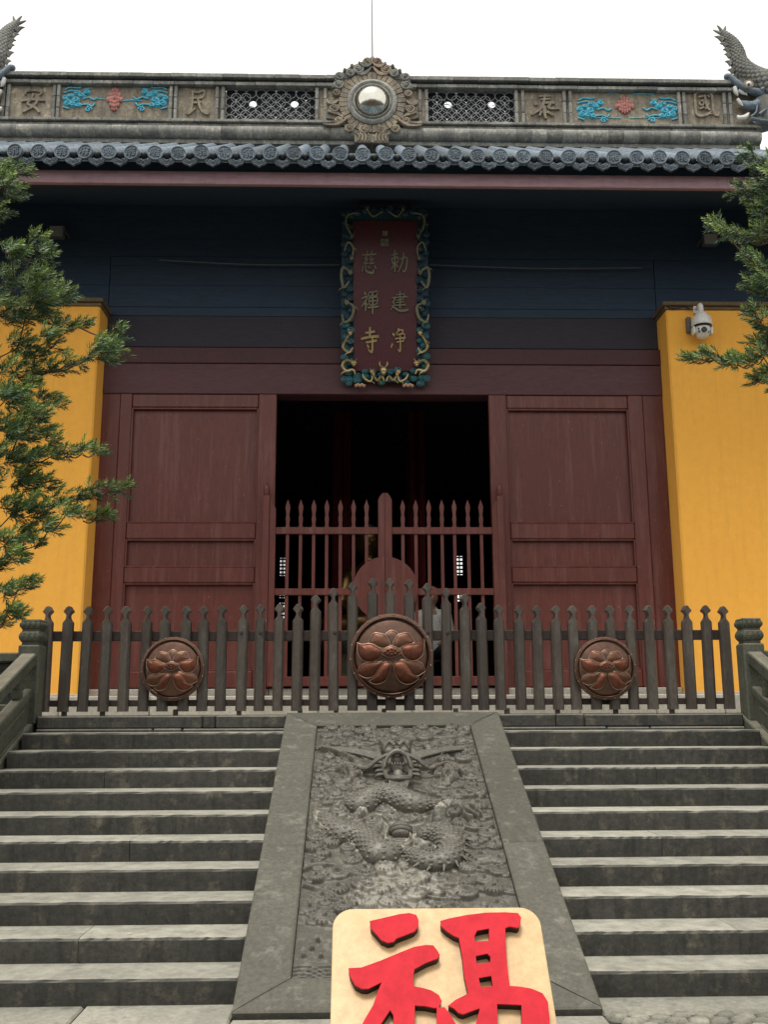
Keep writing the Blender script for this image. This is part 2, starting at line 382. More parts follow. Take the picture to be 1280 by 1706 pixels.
# ------------------------------------------------------------------ stairs
def flight(x0, x1, label, sx, dy=0.0):
    st = empty('stone_stairs', ((x0+x1)/2, 7.8, 0), label, 'stairs')
    for k in range(0, 11):
        yf = Y0+(10-k)*STEP_D+dy; z1 = ZT-k*STEP_H; yb = yf+STEP_D+.03
        if k == 0:     # platform edge course: long blocks over a thin base course
            cuts = [x0] + sorted(random.uniform(x0+.5, x1-.5) for _ in range(2)) + [x1]
            for a, b_ in zip(cuts, cuts[1:]): slab(a+.003, b_-.003, yf+.02, yf+.30, z1-.115, z1+.004, M['step'], st, 'step_block')
            cuts = [x0] + sorted(random.uniform(x0+.5, x1-.5) for _ in range(2)) + [x1]
            for a, b_ in zip(cuts, cuts[1:]): slab(a+.003, b_-.003, yf-.005, yf+.30, z1-.1476-.04, z1-.119, M['step'], st, 'step_block')
        else:
            cut = [x0, x1] if k % 3 else [x0, x0+(x1-x0)*random.uniform(.35, .65), x1]
            for a, b_ in zip(cut, cut[1:]):
                j = random.uniform(-.006, .006)
                mb = MB()
                n = 30; prof = []
                # slightly worn, uneven nosing
                for i in range(n+1):
                    t = i/n; xx = a+.0015+(b_-a-.003)*t; wv = random.uniform(-.003, .003)+(.008*random.random() if random.random() < .1 else 0)
                    prof.append((xx, wv, random.uniform(-.003, .002)))
                vs = []
                for xx, wy, wz in prof:
                    vs += [(xx, yf+j+.012, z1-STEP_H-.02), (xx, yf+j-.004+wy, z1-STEP_H*.5), (xx, yf+j-.006+wy, z1-.018), (xx, yf+j+.006+wy, z1-.003+wz), (xx, yf+j+.05, z1+wz*.4), (xx, yb, z1), (xx, yb, z1-STEP_H-.02)]
                fs = []
                for i in range(n):
                    for q in range(7): q2 = (q+1) % 7; fs.append((i*7+q, i*7+q2, (i+1)*7+q2, (i+1)*7+q))
                fs += [tuple(range(7)), tuple(n*7+q for q in range(6, -1, -1))]
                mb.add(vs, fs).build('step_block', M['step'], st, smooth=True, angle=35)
    MB().box(x0+.02, x1-.02, Y0+.4, 9.9, -.05, .02).build('step_footing', M['step'], st)
    return st
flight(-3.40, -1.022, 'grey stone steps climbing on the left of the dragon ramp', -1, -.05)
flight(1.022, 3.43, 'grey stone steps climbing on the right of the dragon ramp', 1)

# ------------------------------------------------------------------ dragon ramp
RP0 = Vector((0, 9.725, ZT+.012)); RN = Vector((0, -math.sin(SL), math.cos(SL))); RV = Vector((0, -math.cos(SL), -math.sin(SL)))
def ruv(x, y):
    p = on_plane(x, y, RP0, RN); return (p.x, (p-RP0).dot(RV))
def rp(u, v, h): return RP0 + Vector((u, 0, 0)) + RV*v + RN*h
ramp = empty('dragon_ramp', (0, 7.8, 0), 'carved stone dragon ramp sloping up between the two flights of steps', 'carved ramp')
RL = 4.19
IU0, IU1, IV0, IV1 = -.718, .720, .305, 3.90
def rslab(pts, d0, d1, name='border_slab', mt='ramp'):
    c = Vector((sum(p[0] for p in pts)/len(pts), sum(p[1] for p in pts)/len(pts)))
    mb = MB(); n = len(pts); ins = [(p[0]+(c.x-p[0])*.012/max(abs(c.x-p[0])+.001, .1)*1.0, p[1]+(c.y-p[1])*.012/max(abs(c.y-p[1])+.001, .1)) for p in pts]
    vs = [rp(u, v, d0) for u, v in pts] + [rp(u, v, d1-.008) for u, v in pts] + [rp(u, v, d1) for u, v in ins]
    fs = [tuple(range(n)), tuple(range(2*n, 3*n))]
    for q in range(2):
        for i in range(n): j = (i+1) % n; fs.append((q*n+i, q*n+j, (q+1)*n+j, (q+1)*n+i))
    mb.add(vs, fs); return mb.build(name, M[mt], ramp)
U = 1.02; e = .0015
rslab([(-U, 0), (U, 0), (IU1-e, IV0-e), (IU0+e, IV0-e)], -.3, .02)
for s_, iu, cuts in ((-1, IU0, (1.02, 2.45)), (1, IU1, (.95, 2.42))):
    c = [0]+list(cuts)+[None]
    segs = [(0, cuts[0]), (cuts[0], cuts[1]), (cuts[1], None)]
    for a, b_ in segs:
        top = [(s_*U, 0+e*3), (iu, IV0+e)] if a == 0 else [(s_*U, a+e), (iu, a+e)]
        bot = [(iu, IV1-e), (s_*U, RL-e*3)] if b_ is None else [(iu, b_-e), (s_*U, b_-e)]
        rslab(top+bot, -.3, .02)
rslab([(-U, RL), (U, RL), (IU1-e, IV1+e), (IU0+e, IV1+e)], -.3, .018)
# --- the relief as a displaced slab
NU, NV = 440, 1040
us = np.linspace(IU0+.004, IU1-.004, NU); vs_ = np.linspace(IV0+.004, IV1-.004, NV)
du = us[1]-us[0]; dv = vs_[1]-vs_[0]
H = np.zeros((NV, NU)); ST = np.zeros((NV, NU))
def win(u, v, ru, rv):
    i0 = max(0, int((u-ru-us[0])/du)); i1 = min(NU, int((u+ru-us[0])/du)+2)
    j0 = max(0, int((v-rv-vs_[0])/dv)); j1 = min(NV, int((v+rv-vs_[0])/dv)+2)
    if i1 <= i0 or j1 <= j0: return None
    return slice(j0, j1), slice(i0, i1), us[i0:i1][None, :]-u, vs_[j0:j1][:, None]-v
def stamp(u, v, ru, rv, h, rot=0, mode='max', base=0, p=.5):
    R_ = max(ru, rv); W_ = win(u, v, R_, R_)
    if W_ is None: return
    sj, si, a, b_ = W_; c, s_ = math.cos(rot), math.sin(rot)
    x = (a*c+b_*s_)/ru; y = (-a*s_+b_*c)/rv; q = 1-x*x-y*y
    k = np.where(q > 0, base+h*np.clip(q, 0, 1)**p, -9)
    if mode == 'max': H[sj, si] = np.maximum(H[sj, si], k)
    elif mode == 'add': H[sj, si] += np.where(q > 0, h*np.clip(q, 0, 1)**p, 0)
    elif mode == 'sub': H[sj, si] -= np.where(q > 0, h*np.clip(q, 0, 1)**p, 0)
def path(pts, n=None):
    P = catmull(pts, 10); P = np.array(P); d = np.r_[0, np.cumsum(np.hypot(*(np.diff(P[:, :2], axis=0).T)))]
    m = n or max(3, int(d[-1]/.004)); s_ = np.linspace(0, d[-1], m)
    return np.stack([np.interp(s_, d, P[:, k]) for k in range(P.shape[1])], 1), s_
def body(pts, h, scales=True, base=0):       # pts (u,v,r)
    P, s_ = path(pts)
    for q in P[::2]: stamp(q[0], q[1], q[2], q[2], h*(q[2]/max(x[2] for x in pts))**.5, base=base)
    if scales:
        T = np.gradient(P[:, :2], axis=0); T /= np.linalg.norm(T, axis=1)[:, None]+1e-9
        step = .026; last = -1; row = 0
        for i in range(len(P)):
            if s_[i]-last < step: continue
            last = s_[i]; row += 1; n = max(2, int(P[i, 2]*2/.03)); nrm = np.array([-T[i, 1], T[i, 0]])
            for k in range(n):
                o_ = ((k+.5+(row % 2)*.5)/n-.5)*2*.85
                if abs(o_) > .9: continue
                c = P[i, :2]+nrm*o_*P[i, 2]; stamp(c[0], c[1], .017, .014, .008, math.atan2(T[i, 1], T[i, 0]), 'add', p=.5)
def line(pts, r, h, base=0, mode='max'):
    if len(pts[0]) == 2: pts = [(p[0], p[1], r) for p in pts]
    P, s_ = path(pts)
    for q in P: stamp(q[0], q[1], q[2], q[2], h*(q[2]/r), base=base, mode=mode)
def X(l, r=None): return [ruv(*p[:2]) + ((p[2]*.0056,) if len(p) > 2 else ()) for p in l]
def Z7(l): return X([(500+p[0]*.2656, 1190+p[1]*.2656)+tuple(q*.2656 for q in p[2:]) for p in l])
def curl(u, v, r, turn, h=.014, sgn=1):
    # a flat-topped cloud boss with a spiral groove and a knob
    stamp(u, v, r*1.05, r*.92, h, p=.13)
    n = 26
    for i in range(n):
        t = i/(n-1); a = turn+sgn*t*3.6*math.pi; rr = r*(.92-.70*t)
        stamp(u+math.cos(a)*rr, v+math.sin(a)*rr*.9, r*.10, r*.09, .010, mode='max', base=h*.9)
    stamp(u, v, r*.24, r*.24, .026, base=h*.8)
loop = Z7([(300,560,50),(380,600,58),(440,560,62),(520,535,64),(620,560,64),(720,595,60),(800,590,56),(870,590,50)])
tailc = Z7([(740,780,52),(820,770,60),(900,790,68),(950,850,66),(930,920,60),(860,950,52),(770,940,46),(690,890,40),(650,870,34)])
leftc = Z7([(130,640,44),(180,720,56),(270,770,60),(370,790,60),(440,840,62),(500,900,66),(570,890,60),(610,850,44)])
keep = np.concatenate([path(L_)[0][:, :2] for L_ in (loop, tailc, leftc)]+[np.array([ruv(500+x*.2656, 1190+y*.2656) for x in range(490, 740, 30) for y in range(210, 520, 30)])])
# cloud field
cl = []
for tries in range(3200):
    u = random.uniform(IU0+.05, IU1-.05); v = random.uniform(IV0+.04, IV1-.52); r = random.uniform(.052, .084)
    if np.min(np.hypot(keep[:, 0]-u, keep[:, 1]-v)) < .085+r*.55: continue
    if all((u-a)**2+((v-b_)*1.0)**2 > ((r+c)*.94)**2 for a, b_, c in cl): cl.append((u, v, r))
for u, v, r in cl:
    g_ = random.uniform(0, 6.28); hh = random.uniform(.018, .034)
    for q in range(2):      # cloud tail lobes
        a = g_+q*1.1; stamp(u+math.cos(a)*r*1.0, v+math.sin(a)*r*.8, r*.6, r*.5, hh*.55, p=.12)
    # trailing wisp
    s_ = random.choice((-1, 1))
    if random.random() < .45: line([(u-s_*r, v+r*.4), (u-s_*r*2, v+r*.7), (u-s_*r*3.2, v+r*.35)], .012, .016)
    curl(u, v, r, g_, hh, s_)
# top wave bands
for (a, b_) in ((1218, .7), (1229, .6), (1240, .5)):
    for k in range(6):
        x = 540+k*42+random.uniform(-8, 8); line(X([(x, a), (x+14, a-4), (x+28, a+2), (x+44, a-2)]), .011, .014)
# long edge contours of cloud banks
for P_ in ([(70,500),(130,510),(165,540),(180,520)], [(720,480),(790,500),(880,520),(1000,520),(1090,515),(1160,485)], [(1090,570),(1120,540),(1160,490)],
           [(1000,700),(1080,725),(1160,725),(1210,700)], [(1040,905),(1120,960),(1190,985),(1270,950)], [(20,980),(110,950),(240,960),(310,1000),(420,1020),(520,980)],
           [(30,1075),(120,1105),(200,1130),(240,1160)], [(350,1060),(430,1105),(505,1085)], [(620,970),(640,1020),(740,1060),(810,1020)]):
    P_ = Z7(P_); line(P_, .017, .026)
# sea at the foot
for k in range(34):
    x0 = random.uniform(500, 900); y0 = random.uniform(1575, 1640)
for k in range(11):
    c = ruv(500+k*42, 1655)
    for q in range(7):
        r = .05+q*.026; pts = [(c[0]+math.cos(t)*r, c[1]-math.sin(t)*r*1.3+.02) for t in np.linspace(.15, 2.9, 9)]
        pts = [p for p in pts if IV1-.45 < p[1] < IV1]
        if len(pts) > 2: line(pts, .008, .012)
for k in range(14):
    x = random.uniform(500, 860); y = random.uniform(1555, 1600); u, v = ruv(x, y); stamp(u, v, .016, .016, .02, base=.004)
# dragon: body
body(leftc, .03, False); body(tailc, .03, False); body(loop, .03, False)
# arms with claws
arm = Z7([(870,680,40),(880,620,38),(930,590,36),(1000,590,34),(1050,620,28)]); body(arm, .055)
for c in ([(1050,600),(1090,610),(1130,650)], [(1040,620),(1080,650),(1120,670)], [(1020,630),(1040,665),(1080,680)], [(1000,620),(990,660),(960,665)]):
    line(Z7(c), .017, .055)
arm2 = Z7([(440,570,34),(380,640,34),(340,700,30),(400,740,26)]); body(arm2, .05)
arm3 = Z7([(240,350,22),(300,330,26),(330,400,26),(300,440,20)]); body(arm3, .04)
for c in ([(340,330),(380,350),(420,375)], [(330,340),(370,370),(390,400)], [(255,330),(262,370),(290,400)]): line(Z7(c), .013, .045)
arm4 = Z7([(900,380,22),(940,350,24),(960,400,26),(930,430,20)]); body(arm4, .04)
for c in ([(950,340),(970,370),(960,410)], [(890,360),(900,400),(920,420)], [(1000,370),(1040,400)], ): line(Z7(c), .013, .045)
stamp(*Z7([(845,360)])[0][:2], .06, .035, .045)
# mane and flowing hair of the left leg
for k in range(9):
    o_ = k*22; line(Z7([(80+o_*.5,640+o_*.2),(90+o_*.8,690+o_*.5),(150+o_*.9,760-k*4),(240+o_*.7,790-k*9),(340+k*8,800-k*12)]), .011, .06)
for k in range(5): line(Z7([(500+k*8, 330+k*6),(400,300+k*14),(300,260+k*6),(200,235+k*3),(135,232)]), .012, .035+.003*k)
for k in range(5): line(Z7([(720+k*8, 330+k*4),(800,290+k*12),(880,240+k*10),(950,190+k*6),(975,178)]), .012, .035)
for k in range(7): a = -.9+k*.3; line(Z7([(600+k*6, 250),(600+math.sin(a)*70, 215),(600+math.sin(a)*130, 190-abs(math.cos(a))*12)]), .009, .04)
# flaming pearl
pu, pv = Z7([(632, 738)])[0][:2]
H[win(pu, pv, .12, .14)[0], win(pu, pv, .12, .14)[1]] *= .45

for c in ([(560,640),(600,665),(660,690)], [(760,650),(730,675),(690,690),(640,685)], [(520,660),(560,700),(550,760)], [(690,760),(700,820),(660,830)]): line(Z7(c), .012, .03)
# lime stains: crevice lines and a washed patch
def blur(A, k):
    for _ in range(k):
        A = (A+np.roll(A, 1, 0)+np.roll(A, -1, 0)+np.roll(A, 1, 1)+np.roll(A, -1, 1))/5
    return A
crev = np.clip((blur(H, 10)-H)/.007-.15, 0, 1)
UU, VV = np.meshgrid(us, vs_)
def fog(cx, cy, ru, rv): u, v = Z7([(cx, cy)])[0][:2]; return np.exp(-((UU-u)/ru)**2-((VV-v)/rv)**2)
nz = blur(rng.random((NV, NU)), 12); nz = (nz-nz.mean())/nz.std(); nz2 = blur(rng.random((NV, NU)), 60); nz2 = (nz2-nz2.mean())/nz2.std()
centre = fog(600,720,.34,.45)+fog(330,600,.3,.25)*.8+fog(620,480,.35,.12)
wash = fog(680,1070,.26,.33)+fog(520,1170,.2,.2)+fog(620,900,.12,.2)+fog(150,640,.15,.12)*.5+fog(420,300,.4,.2)*.25
ST = np.clip(crev*centre*1.2, 0, .95)+np.clip(wash*(.40+.22*nz2+.16*nz)-.12, 0, .30)+np.clip(nz2*.06+nz*.05, 0, .14)
for L_ in (leftc, tailc, loop):          # lime line washed down along both flanks of the body
    P, _s = path(L_)
    for q in P[::3]:
        W_ = win(q[0], q[1], q[2]*1.6, q[2]*1.6)
        if W_ is None: continue
        sj, si, a_, b_ = W_; d_ = np.hypot(a_, b_)/q[2]
        ringm = np.exp(-((d_-1.16)/.10)**2)*.62*np.clip(.55+.5*nz2[sj, si]+.25*nz[sj, si], 0, 1)
        ST[sj, si] = np.maximum(ST[sj, si], ringm)
    inner = None
ST = np.clip(blur(ST, 1), 0, .9)
H = blur(H, 1)
edge = np.minimum(np.minimum(UU-us[0], us[-1]-UU), np.minimum(VV-vs_[0], vs_[-1]-VV)); H = np.where(edge < .006, H*.1, H)
co = np.empty((NV, NU, 3)); off = Vector((0, 7.8, 0)); HB = H*1.5-.014
co[..., 0] = UU; co[..., 1] = RP0.y+RV.y*VV+RN.y*HB-off.y; co[..., 2] = RP0.z+RV.z*VV+RN.z*HB
idx = np.arange(NV*NU).reshape(NV, NU)
quads = np.stack([idx[:-1, :-1], idx[1:, :-1], idx[1:, 1:], idx[:-1, 1:]], -1).reshape(-1, 4)
me = bpy.data.meshes.new('dragon_relief'); me.vertices.add(NV*NU); me.vertices.foreach_set('co', co.ravel())
me.loops.add(quads.size); me.loops.foreach_set('vertex_index', quads.ravel().astype(np.int32))
me.polygons.add(len(quads)); me.polygons.foreach_set('loop_start', np.arange(0, quads.size, 4, dtype=np.int32)); me.update(calc_edges=True)
me.polygons.foreach_set('use_smooth', [True]*len(quads))
aa = me.attributes.new('stain', 'FLOAT', 'POINT'); aa.data.foreach_set('value', ST.ravel().astype(np.float32))
link_mesh('dragon_relief', me, M['relief'], ramp)
rslab([(IU0, IV0), (IU1, IV0), (IU1, IV1), (IU0, IV1)], -.3, -.03, 'relief_bed', 'relief')
def d3(name, L_, hs, n=12, ridge_=True):      # round scaly body half sunk in the slab
    P, s_ = path(L_); P = P[::5].copy(); s_ = s_[::5]; mb = MB(); m = len(P); k = hs
    for i in range(m): P[i, 2] *= min(1, .35+math.sqrt(min(s_[i], s_[-1]-s_[i])/.16)*.65)
    mb.tube([rp(q[0], q[1], q[2]*k*.25+.012) for q in P], [q[2]*1.04 for q in P], 16, 1)
    T = np.gradient(P[:, :2], axis=0); T /= np.linalg.norm(T, axis=1)[:, None]+1e-9
    rows_ = 0; acc = 0
    for i in range(1, m-1):
        acc += .02
        if acc < .034: continue
        acc = 0; rows_ += 1; nn = 7
        for q in range(nn):
            an = ((q+.5+(rows_ % 2)*.5)/nn-.5)*2.9; r = P[i, 2]*1.02-.007; o_ = math.sin(an)*r; h_ = math.cos(an)*r+r*k*.25+.012
            c = rp(P[i, 0]-T[i, 1]*o_, P[i, 1]+T[i, 0]*o_, h_)
            if math.cos(an) < .05: continue
            mb.ell(c, (.022, .017, .014), 7, 4)
    if ridge_:
        for i in range(2, m-2, 3):
            sd = -1 if name != 'dragon_tail' else 1
            a_ = np.array([T[i, 1], -T[i, 0]])*sd; r = P[i, 2]
            b0_ = rp(P[i, 0]+a_[0]*r*.8, P[i, 1]+a_[1]*r*.8, r*.5); b1_ = rp(P[i, 0]+a_[0]*r*1.5+T[i, 0]*r*.4, P[i, 1]+a_[1]*r*1.5+T[i, 1]*r*.4, r*.35)
            mb.tube([b0_, b1_], [.018, .003], 6, 1)
    return mb.build(name, M['dragon'], ramp, smooth=True, angle=60)
d3('dragon_hindquarter', leftc, .5, ridge_=False); d3('dragon_tail', tailc, .5); d3('dragon_body', loop, 1.0, ridge_=False)
pe = MB(); pc = ruv(500+632*.2656, 1190+738*.2656)
for (a_, b_) in ((-.062, .030), (-.022, .034), (.022, .034), (.062, .030)):
    pe.v += []; c = rp(pc[0], pc[1]+a_, .0); w_ = math.sqrt(max(.0, 1-(a_/.095)**2))*.092
    pe.add(*[(lambda M_: ([tuple(rp(pc[0]+x, pc[1]+a_+y, z)) for x, y, z in M_.v], M_.f))(MB().ell((0, 0, .012), (w_, .024, .055*w_/.09), 18, 8))][0])
pe.build('flaming_pearl', M['relief'], ramp, smooth=True)
# --- the head, standing proud of the slab; local frame: x across, y down the slope, z out
hc_ = ruv(500+608*.2656, 1190+345*.2656); HS = .00152     # metres per zoom pixel across
head = empty('dragon_head', (0, 0, 0), parent=ramp)
def hp_(x, y, z=0): z *= 1.15; return rp(hc_[0]+(x-608)*HS, hc_[1]+(y-345)*HS*1.8, z)
def hE(x, y, z, rx_, ry_, rz_, name, mb=None):
    M_ = MB().ell((0, 0, 0), (rx_*HS, ry_*HS*1.8, rz_), 14, 9); q = mb or MB()
    q.add([rp(hc_[0]+(x-608)*HS+a, hc_[1]+(y-345)*HS*1.8+b_, z+c) for a, b_, c in M_.v], M_.f)
    if mb is None: q.build(name, M['dragon'], head, smooth=True)
def hT(P_, R_, name, mb=None):
    q = mb or MB(); q.tube([hp_(*p) for p in P_], R_, 8, 4)
    if mb is None: q.build(name, M['dragon'], head, smooth=True)
sk = MB(); hE(608, 330, .03, 88, 62, .11, '', sk); hE(608, 300, .05, 60, 36, .10, '', sk); hE(545, 365, .03, 34, 40, .07, '', sk); hE(671, 365, .03, 34, 40, .07, '', sk)
hE(608, 352, .10, 40, 32, .075, '', sk)
sk.build('skull', M['dragon'], head, smooth=True)
for s_ in (-1, 1):
    hE(608+s_*42, 318, .135, 24, 15, .034, 'eye')
    hT([(608+s_*12, 308, .15), (608+s_*40, 294, .165), (608+s_*72, 306, .12)], [.012, .018, .008], 'brow')
    hE(608+s_*24, 362, .165, 17, 11, .022, 'nostril')
    hT([(608+s_*48, 292, .08), (608+s_*60, 250, .09), (608+s_*78, 205, .08), (608+s_*70, 165, .06)], [.026, .024, .016, .004], 'horn')
    hT([(608+s_*50, 372, .15), (608+s_*110, 384, .12), (608+s_*170, 388, .06), (608+s_*230, 355, .045), (608+s_*285, 322, .03), (608+s_*310, 318, .02)], [.016, .019, .018, .015, .012, .006], 'whisker')
    for k in range(5): hT([(608+s_*72, 318+k*26, .05), (608+s_*112, 312+k*30, .055), (608+s_*(142-k*4), 282+k*36, .02)], [.014, .013, .003], 'cheek_tuft')
    hE(608+s_*100, 250, .02, 24, 52, .05, 'ear')
    hE(608+s_*44, 398, .135, 6, 13, .018, 'fang')
ul = MB(); hT([(536, 398, .08), (556, 380, .14), (608, 372, .175), (660, 380, .14), (680, 398, .08)], [.014, .018, .022, .018, .014], '', ul); ul.build('upper_lip', M['dragon'], head, smooth=True)
hE(608, 362, .155, 30, 16, .035, 'nose')
mo = MB(); hE(608, 428, .035, 62, 42, .03, '', mo); mo.build('mouth', M['balus_dark'], head, smooth=True)
hE(608, 428, .07, 26, 22, .03, 'tongue')
for k in range(7): hE(563+k*15, 400, .12, 5, 8, .014, 'tooth')
lj = MB(); hT([(538, 410, .06), (548, 458, .07), (575, 482, .09), (608, 490, .10), (641, 482, .09), (668, 458, .07), (678, 410, .06)], [.016, .020, .024, .027, .024, .020, .016], '', lj); lj.build('lower_jaw', M['dragon'], head, smooth=True)
for k in range(9): hT([(560+k*12, 488, .075), (563+k*11.2, 505, .07), (608+(k-4)*8, 522, .03)], [.010, .009, .002], 'beard')
for k in range(7): t_ = (k-3)/3; hT([(608+t_*34, 292, .09), (608+t_*62, 240, .06), (608+t_*105, 195+abs(t_)*12, .02)], [.012, .012, .003], 'mane_lock')
for s_ in (-1, 1):
    for k in range(4): hT([(608+s_*84, 318-k*14, .04), (608+s_*190, 285-k*8, .05), (608+s_*(300+k*12), 248-k*7, .04), (608+s_*(400+k*22), 222-k*9, .02)], [.016, .018, .015, .004], 'mane_lock')

# ------------------------------------------------------------------ balustrades
def balustrade(s_, label, lab2):
    nx = s_*3.53
    if s_ < 0: nx = -3.515
    else: nx = 3.565
    b = empty('stone_balustrade', (nx, 8, 0), label, 'balustrade')
    hw = .105
    def newel(yc, zb, zt):
        n = MB().box(nx-hw, nx+hw, yc-hw, yc+hw, zb-.05, zt-.26, .015)
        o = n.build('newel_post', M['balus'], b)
        c = MB().box(nx-hw*.78, nx+hw*.78, yc-hw*.78, yc+hw*.78, zt-.262, zt-.235, .006)
        c.box(nx-hw*.97, nx+hw*.97, yc-hw*.97, yc+hw*.97, zt-.235, zt-.125, .02)
        c.box(nx-hw*.8, nx+hw*.8, yc-hw*.8, yc+hw*.8, zt-.127, zt-.108, .004)
        c.box(nx-hw*.92, nx+hw*.92, yc-hw*.92, yc+hw*.92, zt-.108, zt-.012, .012)
        for f_ in range(4):                    # carved petals round the two bands
            for k in range(4):
                t = -hw*.72+k*hw*.48; zz = zt-.18
                for zz, rr in ((zt-.18, .026), (zt-.065, .022)):
                    p = [(nx+t, yc-hw*.98), (nx+t, yc+hw*.98), (nx-hw*.98, yc+t), (nx+hw*.98, yc+t)][f_]
                    c.ell((p[0], p[1], zz), (rr if f_ < 2 else .012, .012 if f_ < 2 else rr, rr*1.2), 6, 4)
        c.build('carved_capital', M['balus'], o)
    newel(9.80, 1.6, 2.565); newel(5.95, 0, .95)
    sl = STEP_H/STEP_D
    def sloped(x0, x1, ya, yb, z_a, h, name, mt='balus', nub=0):
        # prism running along the slope, z_a = bottom at ya, falling towards the camera
        vs = []; b_ = .012
        for y in (ya, yb):
            zb = z_a-(ya-y)*sl
            vs += [(x0+b_, y, zb), (x1-b_, y, zb), (x1, y, zb+b_), (x1, y, zb+h-b_), (x1-b_, y, zb+h), (x0+b_, y, zb+h), (x0, y, zb+h-b_), (x0, y, zb+b_)]
        fs = [tuple(range(8)), tuple(range(15, 7, -1))]+[(i, (i+1) % 8, 8+(i+1) % 8, 8+i) for i in range(8)]
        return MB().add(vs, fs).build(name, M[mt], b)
    ya, yb = 9.694, 6.056
    sloped(nx-.075, nx+.075, ya, yb, 2.10, .12, 'handrail')
    sloped(nx-.055, nx+.055, ya, yb, 1.80, .085, 'lower_rail')
    sloped(nx-.035, nx+.035, ya, yb, 1.52, .278, 'carved_panel')
    for k in range(5):                          # raised border on the panel and cloud struts under the handrail
        y = ya-.25-k*.72; z = 1.885-(ya-y)*sl
        g_ = MB()
        for dx in (0,):
            g_.box(nx-.045, nx+.045, y-.05, y+.05, z-.01, z+.225, .02)
            for q, (dy, dz, r) in enumerate(((-.07, .17, .05), (.07, .19, .05), (0, .06, .055), (-.03, .12, .045), (.05, .11, .04))):
                g_.ell((nx, y+dy, z+dz), (.055, r, r), 10, 6)
        g_.build('cloud_strut', M['balus'], b, smooth=True)
    for k in range(4):
        y1 = ya-.12-k*.9; y2 = y1-.74
        t = MB()
        for sx in (-1, 1):
            for (oa, ob) in ((.04, .04), (.21, .21)):
                t.tube([(nx+sx*.036, y1, 1.52+oa-(ya-y1)*sl), (nx+sx*.036, y2, 1.52+ob-(ya-y2)*sl)], .011, 6, 1)
        t.build('panel_moulding', M['balus'], b)
    # sloping cheek stone between the balustrade and the steps
    xi, xo = (s_*3.435, s_*3.75)
    sloped(min(xi, xo), max(xi, xo), 9.86, 5.8, 1.30, .325, 'cheek_stone')
    # balustrade running along the platform edge away from the stairs
    p = empty('platform_balustrade', (s_*5, 9.95, 1.6), lab2, 'balustrade')
    xa, xb = nx+s_*.11, s_*9
    MB().box(xa, xb, 9.75, 9.87, 2.14, 2.235, .015).build('top_rail', M['balus'], p)
    MB().box(xa, xb, 9.76, 9.86, 1.6, 1.74, .01).build('bottom_rail', M['balus'], p)
    MB().box(xa, xb, 9.80, 9.84, 1.74, 2.14).build('openwork_panel', M['balus_dark'], p)
    g_ = MB()
    for k in range(34):
        x = xa+s_*(.06+k*.15); cz = 1.94
        g_.tube([(x+math.cos(t)*.055*(1-t*.06), 9.795, cz+math.sin(t)*.13*(1-t*.06)) for t in np.linspace(0, 9, 16)], .014, 5, 1)
    g_.build('scroll_carving', M['balus_dark'], p)
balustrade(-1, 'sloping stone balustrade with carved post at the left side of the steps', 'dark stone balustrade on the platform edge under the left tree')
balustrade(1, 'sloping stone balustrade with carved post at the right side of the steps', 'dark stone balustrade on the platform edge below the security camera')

# ------------------------------------------------------------------ picket fence
FY = 9.98
px_list = [(82,1010),(114,1010),(146,1010),(180,1010),(212,1010),(245,1009),(276,1009),(310,1009),(341,1009),(371,1008),(405,1007),(435,1006),(465,1006),(496,1006),(525,991),(557,979),(588,970),(620,964),(650,963),(681,965),(712,971),(742,979),(774,990),(803,1004),(831,1007),(864,1008),(894,1008),(925,1008),(955,1008),(987,1008),(1017,1009),(1048,1009),(1080,1009),(1112,1008),(1143,1009),(1174,1009),(1205,1010)]
fence = empty('picket_fence', (0, FY, ZT), 'dark wooden picket fence with pointed heads closing off the top of the steps', 'fence')
def picket_pts(h):
    w_ = .052
    r_ = [(w_, 0), (w_, h-.175), (w_*.95, h-.165), (w_*.5, h-.135), (w_*.38, h-.115), (w_*.34, h-.095), (w_*.5, h-.082), (w_*.92, h-.062), (w_*.98, h-.052), (w_*.72, h-.034), (w_*.42, h-.010), (w_*.22, h-.003), (0, h)]
    return r_ + [(-u, v) for u, v in reversed(r_[:-1])]
pz0 = ZT+.045
meshes = {}
for (px, py) in px_list:
    p = at(px, py, FY); h = round(p.z-pz0, 2)
    if h not in meshes:
        mb = MB(); pts = picket_pts(h); n = len(pts)
        c = [(u*.62, v if v < .02 else (v-.012 if v > h-.02 else v)) for u, v in pts]
        # front face faceted: raised middle strip, chamfered to both edges
        vs = [(u, -.012, v) for u, v in pts]+[(u, -.038, v) for u, v in c]+[(u, .034, v) for u, v in pts]
        fs = [tuple(range(n, 2*n)), tuple(range(3*n-1, 2*n-1, -1))]
        for i in range(n):
            j = (i+1) % n; fs += [(i, j, n+j, n+i), (j, i, 2*n+i, 2*n+j)]
        meshes[h] = mb.add(vs, fs).mesh('picket')
    o = link_mesh('picket', meshes[h], M['picket'], fence, (p.x, random.uniform(-.004, .004), pz0-ZT))
    o.rotation_euler = (random.uniform(-.008, .008), random.uniform(-.011, .011), random.uniform(-.16, .16))
xl, xr = at(78, 1100, FY).x, at(1209, 1100, FY).x
for yy_, hh in ((1059, .10), (1170, .062)):
    z = at(640, yy_, FY+.06).z
    MB().box(xl, xr, FY+.036, FY+.085, z-hh/2, z+hh/2, .006).build('rail', M['rail'], fence)
for px in (106, 170, 292, 398, 500, 560, 640, 760, 846, 930, 1027, 1121):
    x = at(px, 1190, FY).x
    MB().box(x-.022, x+.022, FY-.02, FY+.03, ZT, pz0+.02, .004).build('foot', M['rail'], fence)
